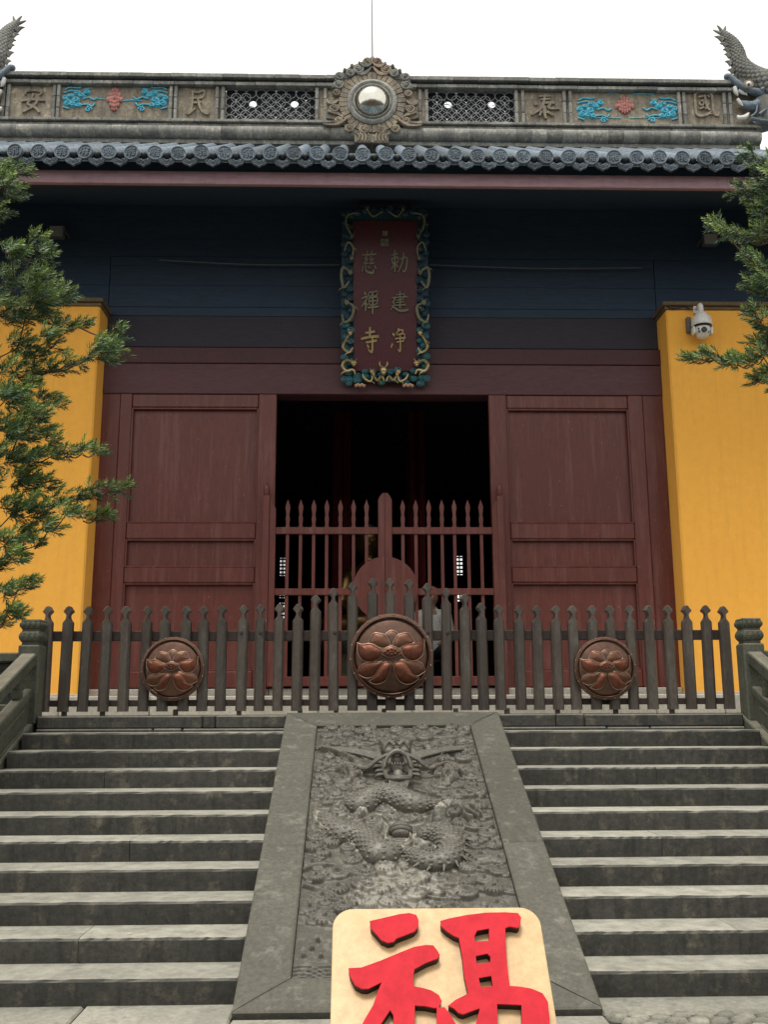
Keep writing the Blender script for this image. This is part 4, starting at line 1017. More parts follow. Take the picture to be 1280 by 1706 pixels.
# raised characters
CH_ = {
 '安': [[(.47,.97,.035),(.55,.86,.045)], [(.2,.82,.04),(.17,.68,.035)], [(.2,.8,.03),(.55,.84,.04),(.84,.8,.05),(.74,.66,.02)], [(.02,.44,.04),(.35,.5,.045),(.7,.5,.05),(.98,.46,.03)], [(.5,.72,.045),(.42,.5,.045),(.3,.34,.04),(.62,.2,.05),(.8,.02,.03)], [(.72,.52,.05),(.55,.26,.045),(.1,.02,.03)]],
 '民': [[(.22,.92,.035),(.5,.88,.04),(.78,.95,.045),(.72,.7,.045),(.5,.66,.035),(.28,.66,.03)], [(.28,.92,.045),(.28,.5,.045),(.24,.22,.05),(.05,.06,.035),(.16,.05,.045),(.42,.26,.03)], [(.3,.46,.035),(.66,.5,.045)], [(.5,.66,.045),(.58,.4,.05),(.72,.16,.055),(.95,.04,.05),(.98,.2,.02)]],
 '泰': [[(.3,.9,.03),(.68,.92,.035)], [(.36,.78,.03),(.66,.8,.035)], [(.15,.62,.03),(.22,.54,.045)], [(.5,.98,.035),(.46,.7,.045),(.35,.4,.045),(.05,.14,.035)], [(.5,.62,.04),(.7,.66,.05),(.78,.6,.04)], [(.66,.62,.045),(.62,.42,.05),(.95,.4,.03)], [(.46,.5,.045),(.46,.2,.05),(.5,.0,.035)], [(.36,.3,.045),(.3,.1,.03)], [(.56,.26,.05),(.74,.12,.045)]],
 '國': [[(.08,.9,.05),(.06,.5,.05),(.1,.08,.05),(.4,.06,.045),(.72,.2,.05),(.66,.1,.03)], [(.08,.92,.045),(.4,.98,.045),(.72,.9,.05),(.76,.5,.05),(.78,.15,.05),(.94,.06,.045),(.97,.2,.03)], [(.22,.76,.03),(.42,.8,.035)], [(.24,.6,.035),(.4,.6,.035),(.36,.45,.035),(.24,.48,.03),(.25,.62,.03)], [(.2,.3,.03),(.4,.36,.035)], [(.46,.84,.035),(.48,.55,.04),(.56,.3,.04),(.66,.26,.025)], [(.6,.52,.035),(.44,.28,.03)], [(.58,.82,.03),(.64,.74,.035)]],
 '勅': [[(.02,.78,.03),(.42,.86,.035)], [(.22,1.0,.035),(.24,.5,.04),(.24,.02,.035)], [(.05,.66,.03),(.1,.42,.03)], [(.06,.64,.03),(.42,.68,.035),(.38,.42,.03)], [(.1,.43,.028),(.38,.45,.028)], [(.22,.42,.035),(.02,.14,.025)], [(.26,.4,.03),(.42,.24,.035)], [(.55,.6,.03),(.95,.66,.04),(.9,.2,.045),(.78,.04,.04),(.7,.12,.02)], [(.76,.9,.035),(.7,.5,.04),(.42,.0,.025)]],
 '建': [[(.3,.82,.028),(.75,.86,.03),(.7,.62,.03)], [(.18,.7,.03),(.95,.74,.035)], [(.3,.58,.03),(.72,.62,.03)], [(.3,.46,.03),(.76,.5,.03)], [(.22,.32,.03),(.84,.36,.035)], [(.52,1.0,.04),(.52,.5,.045),(.52,.18,.04)], [(.08,.68,.03),(.24,.66,.035),(.12,.46,.035),(.22,.4,.035),(.0,.1,.025)], [(.04,.32,.03),(.3,.16,.045),(.6,.06,.055),(1.0,.12,.05)]],
 '净': [[(.12,.78,.045),(.26,.68,.06)], [(.02,.2,.05),(.14,.36,.045)], [(.52,1.0,.04),(.46,.86,.03),(.34,.76,.025)], [(.48,.9,.03),(.8,.92,.035),(.7,.78,.025)], [(.4,.72,.03),(.88,.76,.035),(.82,.48,.03)], [(.3,.56,.03),(.98,.6,.035)], [(.4,.42,.03),(.84,.46,.03)], [(.6,.76,.04),(.62,.4,.045),(.6,.04,.05),(.46,.12,.02)]],
 '慈': [[(.34,1.0,.03),(.38,.88,.035)], [(.68,1.0,.035),(.6,.88,.03)], [(.05,.8,.03),(.92,.86,.04)], [(.36,.8,.03),(.2,.62,.028),(.38,.64,.028),(.16,.42,.028),(.4,.46,.028)], [(.68,.82,.03),(.52,.62,.028),(.72,.64,.028),(.5,.42,.028),(.8,.48,.035)], [(.12,.3,.035),(.04,.06,.03)], [(.26,.34,.03),(.3,.1,.04),(.6,.02,.05),(.74,.06,.045),(.72,.2,.025)], [(.44,.32,.03),(.5,.2,.04)], [(.78,.36,.03),(.92,.2,.045)]],
 '禪': [[(.18,.96,.035),(.26,.84,.045)], [(.02,.66,.03),(.36,.76,.035),(.2,.5,.035),(.02,.3,.025)], [(.24,.54,.04),(.26,.12,.035)], [(.28,.46,.03),(.38,.36,.035)], [(.44,.92,.025),(.62,.95,.025),(.6,.78,.025),(.44,.78,.025),(.44,.93,.025)], [(.68,.94,.025),(.92,.98,.03),(.88,.8,.025),(.68,.79,.025),(.68,.94,.025)], [(.46,.68,.03),(.92,.72,.03),(.86,.42,.03),(.48,.4,.03),(.46,.68,.03)], [(.46,.54,.025),(.88,.57,.025)], [(.38,.26,.035),(1.0,.32,.04)], [(.66,.72,.035),(.66,.3,.045),(.64,-.04,.035)]],
 '寺': [[(.24,.76,.04),(.78,.82,.045)], [(.5,1.0,.05),(.5,.6,.05)], [(.0,.52,.045),(.5,.6,.05),(1.0,.62,.055)], [(.28,.38,.04),(.88,.46,.045)], [(.64,.56,.05),(.64,.2,.055),(.6,.0,.05),(.4,.1,.025)], [(.34,.3,.04),(.44,.16,.05)]],
}
def char(c, cx_, cz_, w_, h_, Yp, parent, mt, depth, f=None, wk=1.0, name='raised_character'):
    mb = MB()
    ff = f or (lambda u, v, d: (cx_+(u-.5)*w_, Yp-d, cz_+(v-.5)*h_))
    for i, s_ in enumerate(CH_[c]):
        mb.ribbon([(u, v, hw_*wk) for u, v, hw_ in s_], lambda u, v, d: ff(u, v, d*(1+.05*i) if d else d), depth, sm=4)
    return mb.build(name, M[mt], parent)
for c, x, y, ww, hh in (('安', 55, 167, 44, 44), ('民', 329, 171, 40, 41), ('泰', 909, 178, 50, 40), ('國', 1177, 174, 38, 42)):
    p = at(x, y, RY+.04); q = at(x+ww, y-hh, RY+.04)
    char(c, p.x, p.z, q.x-p.x, q.z-p.z, RY+.046, ridge, 'ridge', .028, wk=1.25)
# cloud and lotus reliefs
def spiral(mb, cx_, cz_, r, Yp, s_=1, rad=.011, turns=1.6, a0=0):
    mb.tube([(cx_+s_*math.cos(a0+t)*r*(1-t/(turns*6.9)), Yp-.012, cz_+math.sin(a0+t)*r*.8*(1-t/(turns*6.9))) for t in np.linspace(0, turns*6.28, 18)], rad, 6, 1)
def clouds(px, py, s_, sc=1.0):
    c = at(px, py, RY+.045); mb = MB(); k = .0088*sc; Yp = RY+.045
    P = lambda x, y: (c.x+s_*x*k, Yp-.012, c.z-y*k)
    for (x, y, r) in ((-14, 10, 7.5), (-6, 14, 6), (3, 14, 6), (-18, 2, 6), (-2, 4, 7), (8, -4, 6.5), (16, -10, 6), (0, -8, 5.5), (-10, -3, 5)):
        q = P(x, y); mb.ell((q[0], Yp, q[2]), (r*k*1.05, .026, r*k*.82), 12, 6); spiral(mb, q[0], q[2], r*k*.8, Yp-.018, s_, .0085, 1.2, x)
    for pts in ([(-20,-14),(-12,-18),(0,-17),(6,-19)], [(-22,-8),(-14,-11),(-4,-12)], [(6,14),(18,13),(26,16),(30,10)], [(10,3),(20,0),(28,4),(34,0)], [(10,-14),(20,-16)], [(-22,18),(-12,21)]):
        mb.tube([P(*p) for p in pts], .011, 6, 4)
    q = P(20, 22); spiral(mb, q[0], q[2], 6*k, Yp, s_, .010, 1.4); mb.tube([P(18, 14), P(19, 19)], .007, 5, 1)
    mb.build('cloud_relief', M['cloud_blue'], ridge, smooth=True)
clouds(128, 163, 1); clouds(257, 163, -1)
clouds(985, 181, 1, 1.02); clouds(1106, 181, -1, 1.02)
def lotus_relief(px, py, tall, wide):
    c = at(px, py, RY+.045); Yp = RY+.045; k = .0088
    for row_, (yy_, n, r, a) in enumerate(((-14*tall, 3, 4.5, 0), (-8*tall, 5, 5, 0), (-2*tall, 7, 5.2, 0), (6*tall, 5, 4.5, 1), (12*tall, 5, 4.2, 1), (18*tall if tall > 1 else 14, 3, 3, 1))):
        for i in range(n):
            t = (i-(n-1)/2); x = t*wide*(1.0 if row_ < 3 else .9)*4.6
            mb = MB(); q = (c.x+x*k, Yp-.004, c.z-(yy_+abs(t)*1.3*(1 if a == 0 else -1))*k)
            mb.ell(q, (r*k*.62, .026, r*k*1.05), 8, 6)
            mb.build('lotus_petal', M['pink'], ridge, smooth=True)
lotus_relief(191, 165, 1.15, .78); lotus_relief(1041, 176, .9, .98)
for xa, xb, y in ((150, 180, 166), (205, 235, 168), (1012, 1030, 156), (1055, 1090, 157), (985, 1035, 197), (1050, 1100, 197)):
    a, b_ = at(xa, y, RY+.04), at(xb, y, RY+.04)
    MB().tube([(a.x, a.y, a.z), ((a.x+b_.x)/2, a.y, a.z+.012), (b_.x, b_.y, b_.z)], .008, 6, 3).build('ribbon_relief', M['cloud_blue'], ridge)

# ------------------------------------------------------------------ centre medallion of the ridge
MY = RY-.06
mc = at(620.3, 172.3, MY); mk = (at(720.3, 172.3, MY)-mc).length/100     # metres per photo pixel
med = empty('ridge_medallion', (mc.x, MY, rz(240)), 'round carved medallion with a mirror ball and spire in the middle of the roof ridge', 'roof ornament')
def Q(x, y, d=0): return (mc.x+(x-640)/7.11*mk, MY-d, mc.z-(y-725)/7.11*mk)
fM = lambda a, b_, h: (mc.x+a*mk, MY-h, mc.z+b_*mk)
bp = [(560,150),(640,110),(725,150),(810,200),(900,230),(985,300),(1075,380),(1110,480),(1110,600),(1180,700),(1185,900),(1000,960),(920,1060),(840,1140),(830,1245),(430,1245),(430,1140),(330,1060),(270,960),(100,920),(95,690),(170,600),(180,480),(200,380),(300,300),(390,230),(480,190)]
MB().extrude(bp, lambda u, v, d: Q(u, v, d), -.30, .0).build('back_plate', M['ridge'], med)
me_w = None
for k in range(36):
    a = 2*math.pi*(k+.5)/36; a0, a1 = a-math.pi/36+.012, a+math.pi/36-.012
    vs = []
    for h in (0, .035+random.uniform(-.004, .004)):
        for r, t in ((42, a0), (55.5, a0), (55.5, a1), (42, a1)): vs.append(fM(r*math.cos(t), r*math.sin(t), h))
    MB().add(vs, [(0,1,2,3),(4,5,6,7),(0,1,5,4),(1,2,6,5),(2,3,7,6),(3,0,4,7)]).build('wedge_brick', M['ridge'], med)
MB().lathe([(41.5, 0), (41.5, .05), (40, .065), (36.5, .075), (34, .065), (32.5, .045), (31, .075), (29.5, .08), (28.4, .06), (28.2, 0)], fM, 48).build('ring_moulding', M['ridge_grey'], med, smooth=True)
ball = MB(); ball.ell((mc.x, MY-.02, mc.z), (27.6*mk, 24*mk, 27.6*mk), 48, 32); ball.build('mirror_ball', M['steel'], med, smooth=True)
def scroll(x, y, r, s_, mt='ridge', a0=0.0):
    mb = MB(); c = Q(x, y); rr = r/7.11*mk
    mb.lathe([(rr*1.0, 0), (rr*.98, .03), (rr*.9, .04), (.001, .04)], lambda a, b_, h: (c[0]+a, MY-h, c[2]+b_), 18)
    mb.tube([(c[0]+s_*math.cos(a0+t)*rr*(.92-.075*t), MY-.045, c[2]+math.sin(a0+t)*rr*(.92-.075*t)) for t in np.linspace(0, 9, 24)], rr*.14, 6, 1)
    mb.ell((c[0], MY-.05, c[2]), (rr*.26, rr*.3, rr*.26), 8, 6)
    mb.build('scroll', M[mt], med, smooth=True)
for x, y, r, mt in ((585,190,62,'ridge'),(475,290,68,'ridge_grey'),(380,340,56,'ridge_grey'),(250,385,58,'ridge_grey'),(238,500,66,'ridge_grey'),(215,603,50,'ridge'),(190,810,62,'ridge'),(245,965,50,'ridge'),(370,1070,60,'ridge'),(540,1085,62,'ridge')):
    scroll(x, y, r, -1, mt, 2.4); scroll(1284-x, y, r, 1, 'gild_worn' if y in (190, 290) else mt, 2.4)
for x, y, r in ((400,243,24),(315,302,24),(205,450,18),(170,545,18)):
    for xx in (x, 1284-x): MB().ell(Q(xx, y, .01), (r/7.11*mk, .06, r/7.11*mk), 10, 8).build('knob', M['ridge_grey'], med, smooth=True)
for s_ in (-1, 1):
    m_ = (lambda x: x) if s_ < 0 else (lambda x: 1284-x)
    # crescents, tails and leaf sweeps
    mb = MB(); mb.ribbon([(m_(100), 695, 6), (m_(125), 735, 22), (m_(170), 745, 26), (m_(215), 728, 18), (m_(240), 700, 5)], lambda u, v, d: Q(u, v, d), .05); mb.build('crescent', M['gild_worn' if s_ > 0 else 'ridge'], med)
    mb = MB(); mb.ribbon([(m_(120), 850, 14), (m_(200), 870, 24), (m_(260), 900, 16), (m_(310), 940, 5)], lambda u, v, d: Q(u, v, d), .045); mb.build('leaf_sweep', M['ridge'], med)
    mb = MB(); mb.ribbon([(m_(60), 1030, 5), (m_(180), 1035, 16), (m_(260), 1010, 22), (m_(350), 945, 8)], lambda u, v, d: Q(u, v, d), .06); mb.build('leaf_sweep', M['gild_worn'], med)
    mb = MB(); mb.ribbon([(m_(420), 300, 12), (m_(480), 345, 26), (m_(560), 345, 26), (m_(635), 260, 10)], lambda u, v, d: Q(u, v, d), .05); mb.build('leaf_sweep', M['gild_worn' if s_ > 0 else 'ridge_grey'], med)
    mb = MB(); mb.ribbon([(m_(480), 205, 12), (m_(540), 252, 22), (m_(600), 245, 20), (m_(638), 210, 8)], lambda u, v, d: Q(u, v, d), .06); mb.build('leaf_sweep', M['gild_worn' if s_ > 0 else 'ridge_grey'], med)
    for k in range(4):
        mb = MB(); mb.ribbon([(m_(445+k*48), 1135, 10), (m_(490+k*38), 1170, 17), (m_(470+k*45), 1235, 10)], lambda u, v, d: Q(u, v, d), .05); mb.build('base_leaf', M['ridge'], med)
MB().box(Q(430, 0)[0], Q(830, 0)[0], MY-.03, MY+.2, Q(0, 1250)[2], Q(0, 1140)[2], .01).build('base_block', M['ridge'], med)
sp = Q(645, 140); st_ = Q(645, 20)
MB().lathe([(.105, 0), (.085, .03), (.055, .08), (.03, .125), (.012, .16), (.001, .17)], lambda a, b_, h: (sp[0]+a, MY+.1+b_, sp[2]-.02+h*(st_[2]-sp[2]+.02)/.17), 10).build('spire', M['ridge_grey'], med, smooth=True)
MB().tube([(st_[0], MY+.1, st_[2]-.03), (st_[0]-.005, MY+.1, st_[2]+.8), (st_[0]-.012, MY+.1, st_[2]+1.6)], [.011, .008, .004], 6, 1).build('lightning_rod', M['grey_metal'], med)

# ------------------------------------------------------------------ ridge end dragons
def ridge_dragon(s_, label):
    # right one traced from the photo; left one is its mirror
    cxm = at(621.5, 172, RY).x
    def D(x, y, d=0.0):
        p = at(1130+x/8.533, 30+y/8.533, RY+.05-d)
        if s_ < 0: p = Vector((2*cxm-p.x, p.y, p.z))
        return p
    k = (at(1200, 100, RY)-at(1199, 100, RY)).length/8.533
    base = D(1300, 1500)
    d = empty('ridge_dragon', (base.x, base.y, rz(215)), label, 'roof ornament', 'dragon ornaments at the ridge ends')
    body_ = MB(); bl = [(620,190,38),(700,280,68),(775,380,92),(835,500,105),(865,620,112),(930,740,135),(1030,850,165),(1160,950,200),(1330,1060,230),(1480,1230,240),(1500,1500,230)]
    body_.tube([D(x, y) for x, y, r in bl], [r*k for _, _, r in bl], 14, 6)
    P = catmull([tuple(D(x, y))+(r*k,) for x, y, r in bl[:9]], 7)     # scale rings overlapping down the body
    for i in range(2, len(P)-1, 2):
        a, b_ = Vector(P[i-1][:3]), Vector(P[i+1][:3]); t = (b_-a).normalized(); c = Vector(P[i][:3]); r = P[i][3]
        for q in range(-3, 4):
            an = q*.42+(.21 if (i//2) % 2 else 0); side = t.cross(Vector((0, 1, 0))).normalized()
            n = (Vector((0, -1, 0))*math.cos(an)+side*math.sin(an))
            body_.ell(c+n*r*.93, (r*.23, r*.14, r*.26), 7, 5)
    body_.build('scaly_body', M['ridge_grey'], d, smooth=True, angle=60)
    for a, b_, c in (((640,215),(600,150),(560,105)), ((620,220),(560,195),(500,170)), ((655,200),(670,160),(682,112))):
        MB().tube([D(*a), D(*b_), D(*c)], [26*k, 20*k, 7*k], 7, 3).build('tail_prong', M['ridge_grey'], d, smooth=True)
    for a, c in (((650,300),(520,265)), ((700,370),(595,368)), ((735,450),(640,455)), ((750,530),(660,518)), ((770,640),(668,622)), ((800,750),(705,742)), ((850,820),(770,828))):
        A, Cc = D(*a), D(*c); m_ = (A+Cc)/2+Vector((0, 0, .01))
        MB().tube([A+Vector((0, 0, -.02)), m_, Cc], [44*k, 26*k, 4*k], 6, 3).build('fin_spike', M['ridge_grey'], d, smooth=True)
    MB().tube([D(690,830,.10), D(740,830,.12), D(830,910,.14), D(930,985,.15), D(1060,1040,.15), D(1160,1070,.12), D(1240,1120,.06)], [34*k, 38*k, 42*k, 48*k, 52*k, 60*k, 80*k], 10, 5).build('upper_jaw', M['tile'], d, smooth=True)
    MB().ell(D(700, 835, .10), (46*k, 46*k, 46*k), 10, 8).build('snout_curl', M['tile'], d, smooth=True)
    MB().tube([D(860,1180,.08), D(960,1230,.10), D(1080,1250,.10), D(1180,1200,.08), D(1260,1150,.04)], [18*k, 55*k, 70*k, 90*k, 110*k], 10, 5).build('lower_jaw', M['tile'], d, smooth=True)
    MB().tube([D(1180,1150,.08), D(1240,1330,.05), D(1330,1500,.02)], [120*k, 130*k, 150*k], 12, 4).build('neck', M['ridge_grey'], d, smooth=True)
    for P_, r in (([(810,980),(830,1060),(860,1100)], 28), ([(860,1030),(930,1070),(960,1090)], 24), ([(960,1070),(990,1100)], 20), ([(850,1150),(890,1210),(930,1250)], 22)):
        MB().tube([D(x, y, .13) for x, y in P_], [r*k]*(len(P_)-1)+[r*k*.3], 7, 3).build('fang', M['shirt'], d, smooth=True)
    MB().tube([D(850,1390,.1), D(890,1420,.12), D(960,1410,.12), D(1010,1350,.1)], [14*k, 34*k, 36*k, 14*k], 8, 4).build('beard_curl', M['shirt'], d, smooth=True)
    e_ = D(1010, 945, .20); MB().ell(e_, (46*k, 40*k, 46*k), 14, 10).build('eyeball', M['shirt'], d, smooth=True)
    MB().ell(D(1010, 945, .237), (18*k, 14*k, 18*k), 10, 8).build('pupil', M['tile_dark'], d, smooth=True)
    ey = MB()
    ey.tube([D(1010+math.cos(t)*58, 945+math.sin(t)*50, .20) for t in np.linspace(0, 6.28, 16)], 14*k, 6, 1)
    for q in range(6): ey.tube([D(940+q*34, 885, .17), D(930+q*36, 862-q*2, .19)], [12*k, 4*k], 5, 1)
    ey.build('eye_socket', M['ridge'], d, smooth=True)
    for P_, r in (([(1180,1030),(1260,980),(1400,880)], 34), ([(1160,1370),(1260,1300),(1400,1240)], 22), ([(1040,1430),(1200,1460),(1400,1480)], 26), ([(1040,1400),(1120,1330),(1130,1180)], 14)):
        MB().tube([D(x, y, .16) for x, y in P_], [r*k, r*k*.9, r*k*.6], 7, 3).build('whisker', M['tile'], d, smooth=True)
    MB().tube([D(1060,1560,.0), D(1250,1480,.0), D(1400,1400,.0)], [100*k, 130*k, 150*k], 9, 3).build('neck_base', M['ridge_grey'], d, smooth=True)
ridge_dragon(1, 'scaly dragon ornament with a white eye biting the right end of the roof ridge')
ridge_dragon(-1, 'dragon ornament at the left end of the roof ridge, its forked tail curling up')
# ------------------------------------------------------------------ hanging name board
PB, PT = DY-.14, DY-.62
pb = at(640, 640, PB); pt_ = at(641, 345, PT)
pn = Vector((0, -(pt_.z-pb.z), pt_.y-pb.y)).normalized()
def pq(x, y, d=0): return on_plane(x, y, pb, pn)+pn*d
plq = empty('name_board', (pb.x, pb.y, pb.z), 'tall red name board with six gilt characters and a carved dragon frame above the door', 'sign')
def pbox(P, d0, d1, name, mt):
    vs = [pq(x, y, d0) for x, y in P]+[pq(x, y, d1) for x, y in P]; n = len(P)
    return MB().add(vs, [tuple(range(n)), tuple(range(2*n-1, n-1, -1))]+[(i, (i+1) % n, n+(i+1) % n, n+i) for i in range(n)]).build(name, M[mt], plq)
pbox([(588, 368), (696, 368), (694, 618), (590, 618)], -.03, .0, 'red_board', 'plaque')
# scalloped carved frame built from many cloud bosses over a backing rim
def lerp(a, b_, t): return a+(b_-a)*t
def Lx(y): return 573-4*math.sin((y-345)/295*math.pi)
def Rx_(y): return 711+4*math.sin((y-345)/295*math.pi)
pbox([(573, 350), (711, 350), (713, 380), (715, 560), (711, 636), (573, 636), (568, 560), (570, 380)], -.055, -.032, 'frame_backing', 'teal_dark')
cnt = 0
for k in range(17):
    y = 354+k*17.2
    for sx, xx in ((-1, 578), (1, 706)):
        for q in range(2):
            x_ = xx+sx*(-5 if q else 3)+random.uniform(-2, 2); p = pq(x_, y+q*8+random.uniform(-3, 3), .0); r = random.uniform(.042, .060)
            low = y > 540; mb = MB(); mb.ell(p, (r, .028, r*.8), 10, 6)  # upper bosses take the shaded copy of the teal
            mb.tube([p+Vector((math.cos(t)*r*.62*(1-t*.1), -.03, math.sin(t)*r*.5*(1-t*.1))) for t in np.linspace(0, 6.5, 12)], .007, 5, 1)
            mb.build('cloud_boss', M['teal' if low else 'teal_dark'], plq, smooth=True)
for k in range(10):
    for yy_, low in ((352, False), (629, True), (619, True)):
        x_ = 582+k*13.4; p = pq(x_, yy_+random.uniform(-3, 4)+(5 if low and k % 3 == 1 else 0), .005); r = random.uniform(.045, .062); mb = MB(); mb.ell(p, (r, .03, r*.75), 10, 6)
        mb.tube([p+Vector((math.cos(t)*r*.62*(1-t*.1), -.03, math.sin(t)*r*.5*(1-t*.1))) for t in np.linspace(0, 6.5, 12)], .007, 5, 1)
        mb.build('cloud_boss', M['teal' if low else 'teal_dark'], plq, smooth=True)
def pl_dragon(P, r, mt):
    mb = MB(); mb.tube([pq(x, y, .045) for x, y in P], [r*(.45+.55*math.sin(math.pi*min(1, (i+.6)/len(P)))) for i in range(len(P))], 8, 5)
    h = pq(P[0][0], P[0][1], .06); mb.ell(h, (r*1.7, r*1.4, r*1.5), 9, 7); mb.ell(h+Vector((0, -r, -r*1.4)), (r, r, r*1.1), 8, 6)
    for s_ in (-1, 1): mb.tube([h+Vector((s_*r*.7, 0, r)), h+Vector((s_*r*1.6, -.01, r*2.6))], [r*.35, r*.12], 5, 1)
    for i in range(1, len(P)-1, 2):
        a = pq(P[i][0], P[i][1], .05); s_ = 1 if i % 4 == 1 else -1
        mb.tube([a, a+Vector((s_*r*2.2, -.01, -r*1.2)), a+Vector((s_*r*3, -.01, -r*2.6))], [r*.5, r*.35, r*.15], 5, 2)
    mb.build('carved_dragon', M[mt], plq, smooth=True)
for mx_ in (0, 1):
    g_ = (lambda x: x) if not mx_ else (lambda x: 1284-x)
    pl_dragon([(g_(584), 455), (g_(572), 447), (g_(569), 462), (g_(573), 480), (g_(582), 470)], .020, 'gold_dim')
    pl_dragon([(g_(578), 505), (g_(589), 512), (g_(586), 530), (g_(574), 538), (g_(570), 525)], .020, 'gold_dim')
    pl_dragon([(g_(590), 606), (g_(578), 601), (g_(571), 610), (g_(577), 619), (g_(588), 617), (g_(592), 624)], .023, 'gold')
    pl_dragon([(g_(584), 556), (g_(576), 568), (g_(572), 580), (g_(582), 588), (g_(588), 580)], .019, 'gold')
    pl_dragon([(g_(587), 395), (g_(577), 375), (g_(580), 360), (g_(596), 356)], .016, 'gold_dim')
    pl_dragon([(g_(586), 432), (g_(589), 415), (g_(580), 405), (g_(574), 420)], .015, 'gold_dim')
    pl_dragon([(g_(612), 350), (g_(622), 362), (g_(636), 354)], .014, 'gold_dim')
    pl_dragon([(g_(664), 620), (g_(656), 634), (g_(648), 628), (g_(644), 636)], .018, 'gold')
    pl_dragon([(g_(622), 624), (g_(618), 636), (g_(608), 632), (g_(604), 624)], .015, 'gold')
h = pq(639, 618, .07); mb = MB(); mb.ell(h, (.045, .04, .055), 10, 8); mb.ell(h+Vector((0, -.025, -.045)), (.03, .03, .03), 8, 6)
for s_ in (-1, 1): mb.tube([h+Vector((s_*.02, 0, .04)), h+Vector((s_*.05, 0, .08)), h+Vector((s_*.045, 0, .12))], [.012, .009, .003], 6, 3)
mb.build('dragon_head', M['gold'], plq, smooth=True)
for x_ in (600, 680):
    h = pq(x_, 641, .03); mb = MB()
    for q in range(5): mb.ell(h+Vector(((q-2)*.025, -.01, -.02+.012*(q % 2))), (.024, .03, .022), 8, 6)
    mb.build('peony_carving', M['peach'], plq, smooth=True)
def plq_char(c, x, y, ww, hh, mt):
    char(c, 0, 0, 0, 0, 0, plq, mt, .016, f=lambda u, v, d: pq(x+(u-.5)*ww, y-(v-.5)*hh, .0+d), wk=1.25, name='gilt_character')
for c, x, y, ww, hh in (('勅', 665.5, 436, 28, 37), ('建', 666, 503, 30, 35), ('净', 664, 567, 26, 40), ('慈', 616, 437, 27, 38), ('禪', 616.5, 504, 29, 38), ('寺', 616.5, 566, 30, 42)):
    plq_char(c, x, y, ww, hh, 'gold' if y > 540 else 'gold_dim')  # upper characters take the shaded copy of the gilt
pbox([(637.5, 385), (646, 385), (646, 393), (637.5, 393)], .0, .008, 'seal', 'gold_dim'); 
for xx in (634.5, 641.5):
    for yy_ in (398, 404.5): pbox([(xx, yy_), (xx+6, yy_), (xx+6, yy_+5.5), (xx, yy_+5.5)], .0, .008, 'seal', 'gold_dim')
for x_ in (600, 684):
    a = pq(x_, 352, -.04); MB().tube([a, Vector((a.x, DY-.02, a.z+.5))], .012, 6, 1).build('hanging_rod', M['grey_metal'], plq)

# ------------------------------------------------------------------ inner gate of two leaves
GY = DY-.16
gate = empty('wooden_gate', (at(642, 1145, GY).x, GY, dz), 'low maroon double gate of spear-tipped bars in the doorway', 'gate')
def gz(y): return at(640, y, GY).z
def gx(x, y=950): return at(x, y, GY).x
for px in (441.5, 836.5):
    x = gx(px); r = .042
    o = MB().box(x-r, x+r, GY-.04, GY+.05, SZ1, gz(826), .008).build('gate_post', M['maroon'], gate)
    MB().lathe([(.030, 0), (.036, .012), (.030, .024), (.036, .036), (.032, .05), (.040, .07), (.038, .10), (.022, .14), (.001, .175)], lambda a, b_, h: (x+a, GY+.005+b_, gz(826)+h), 12).build('finial', M['maroon'], o, smooth=True)
def stile(x0, x1, zt, mt='maroon', name='gate_stile'):
    return MB().box(gx(x0), gx(x1), GY-.022, GY+.03, gz(1143), gz(zt), .006).build(name, M[mt], gate)
gs = MB(); xa, xb, xm = gx(630.5), gx(653.5), gx(642.2); zb_, zt_ = gz(1143), gz(822)
for a, b_, s_ in ((xa, xm-.002, 1), (xm+.002, xb, -1)):
    pts = [(a, zb_), (b_, zb_), (b_, zt_), ]
    t0 = (a if s_ > 0 else b_)
    if s_ > 0: P_ = [(a, zb_), (b_, zb_), (b_, zt_), (b_-.03, zt_), (b_-.045, zt_-.02), (a+.02, zt_-.045), (a, zt_-.09)]
    else: P_ = [(a, zb_), (b_, zb_), (b_, zt_-.09), (b_-.02, zt_-.045), (a+.045, zt_-.02), (a+.03, zt_), (a, zt_)]
    MB().extrude(P_, lambda u, v, d: (u, GY-d, v), -.03, .026).build('meeting_stile', M['maroon'], gate)
for a, b_, s_ in ((448, 458, 1), (822.5, 832, -1)):
    A, B = gx(a), gx(b_); zt2 = gz(832)
    P_ = [(A, zb_), (B, zb_), (B, zt2-.12), (A+.02, zt2-.03), (A, zt2)] if s_ > 0 else [(A, zb_), (B, zb_), (B, zt2), (B-.02, zt2-.03), (A, zt2-.12)]
    MB().extrude(P_, lambda u, v, d: (u, GY-d, v), -.03, .024).build('hinge_stile', M['maroon'], gate)
for sx0, sx1 in ((458, 630.5), (653.5, 822.5)):
    for y0, y1 in ((878.5, 890), (980.5, 991.5), (1052, 1063), (1127, 1143)):
        MB().box(gx(sx0)+.001, gx(sx1)-.001, GY-.016, GY+.022, gz(y1), gz(y0), .005).build('gate_rail', M['maroon'], gate)
bar_top = gz(832); hb_ = bar_top-zb_
bp_ = [(.020, 0), (.020, hb_-.42), (.029, hb_-.40), (.031, hb_-.36), (.019, hb_-.32), (.025, hb_-.27), (.027, hb_-.24), (.018, hb_-.20), (.024, hb_-.15), (.029, hb_-.115), (.030, hb_-.09), (.014, hb_-.04), (0, hb_)]
bar = MB().extrude(bp_+[(-u, v) for u, v in reversed(bp_[:-1])], lambda u, v, d: (u, -d, v), -.012, .012); bar_me = bar.mesh('gate_bar'); bar_me.materials.append(M['maroon'])
for px in (478, 500, 522, 544, 567, 589, 611, 672, 694, 716, 738, 759, 782, 804):
    # pass just behind the rails
    link_mesh('gate_bar', bar_me, None, gate, (gx(px)-gate.location.x, .016, zb_-gate.location.z))
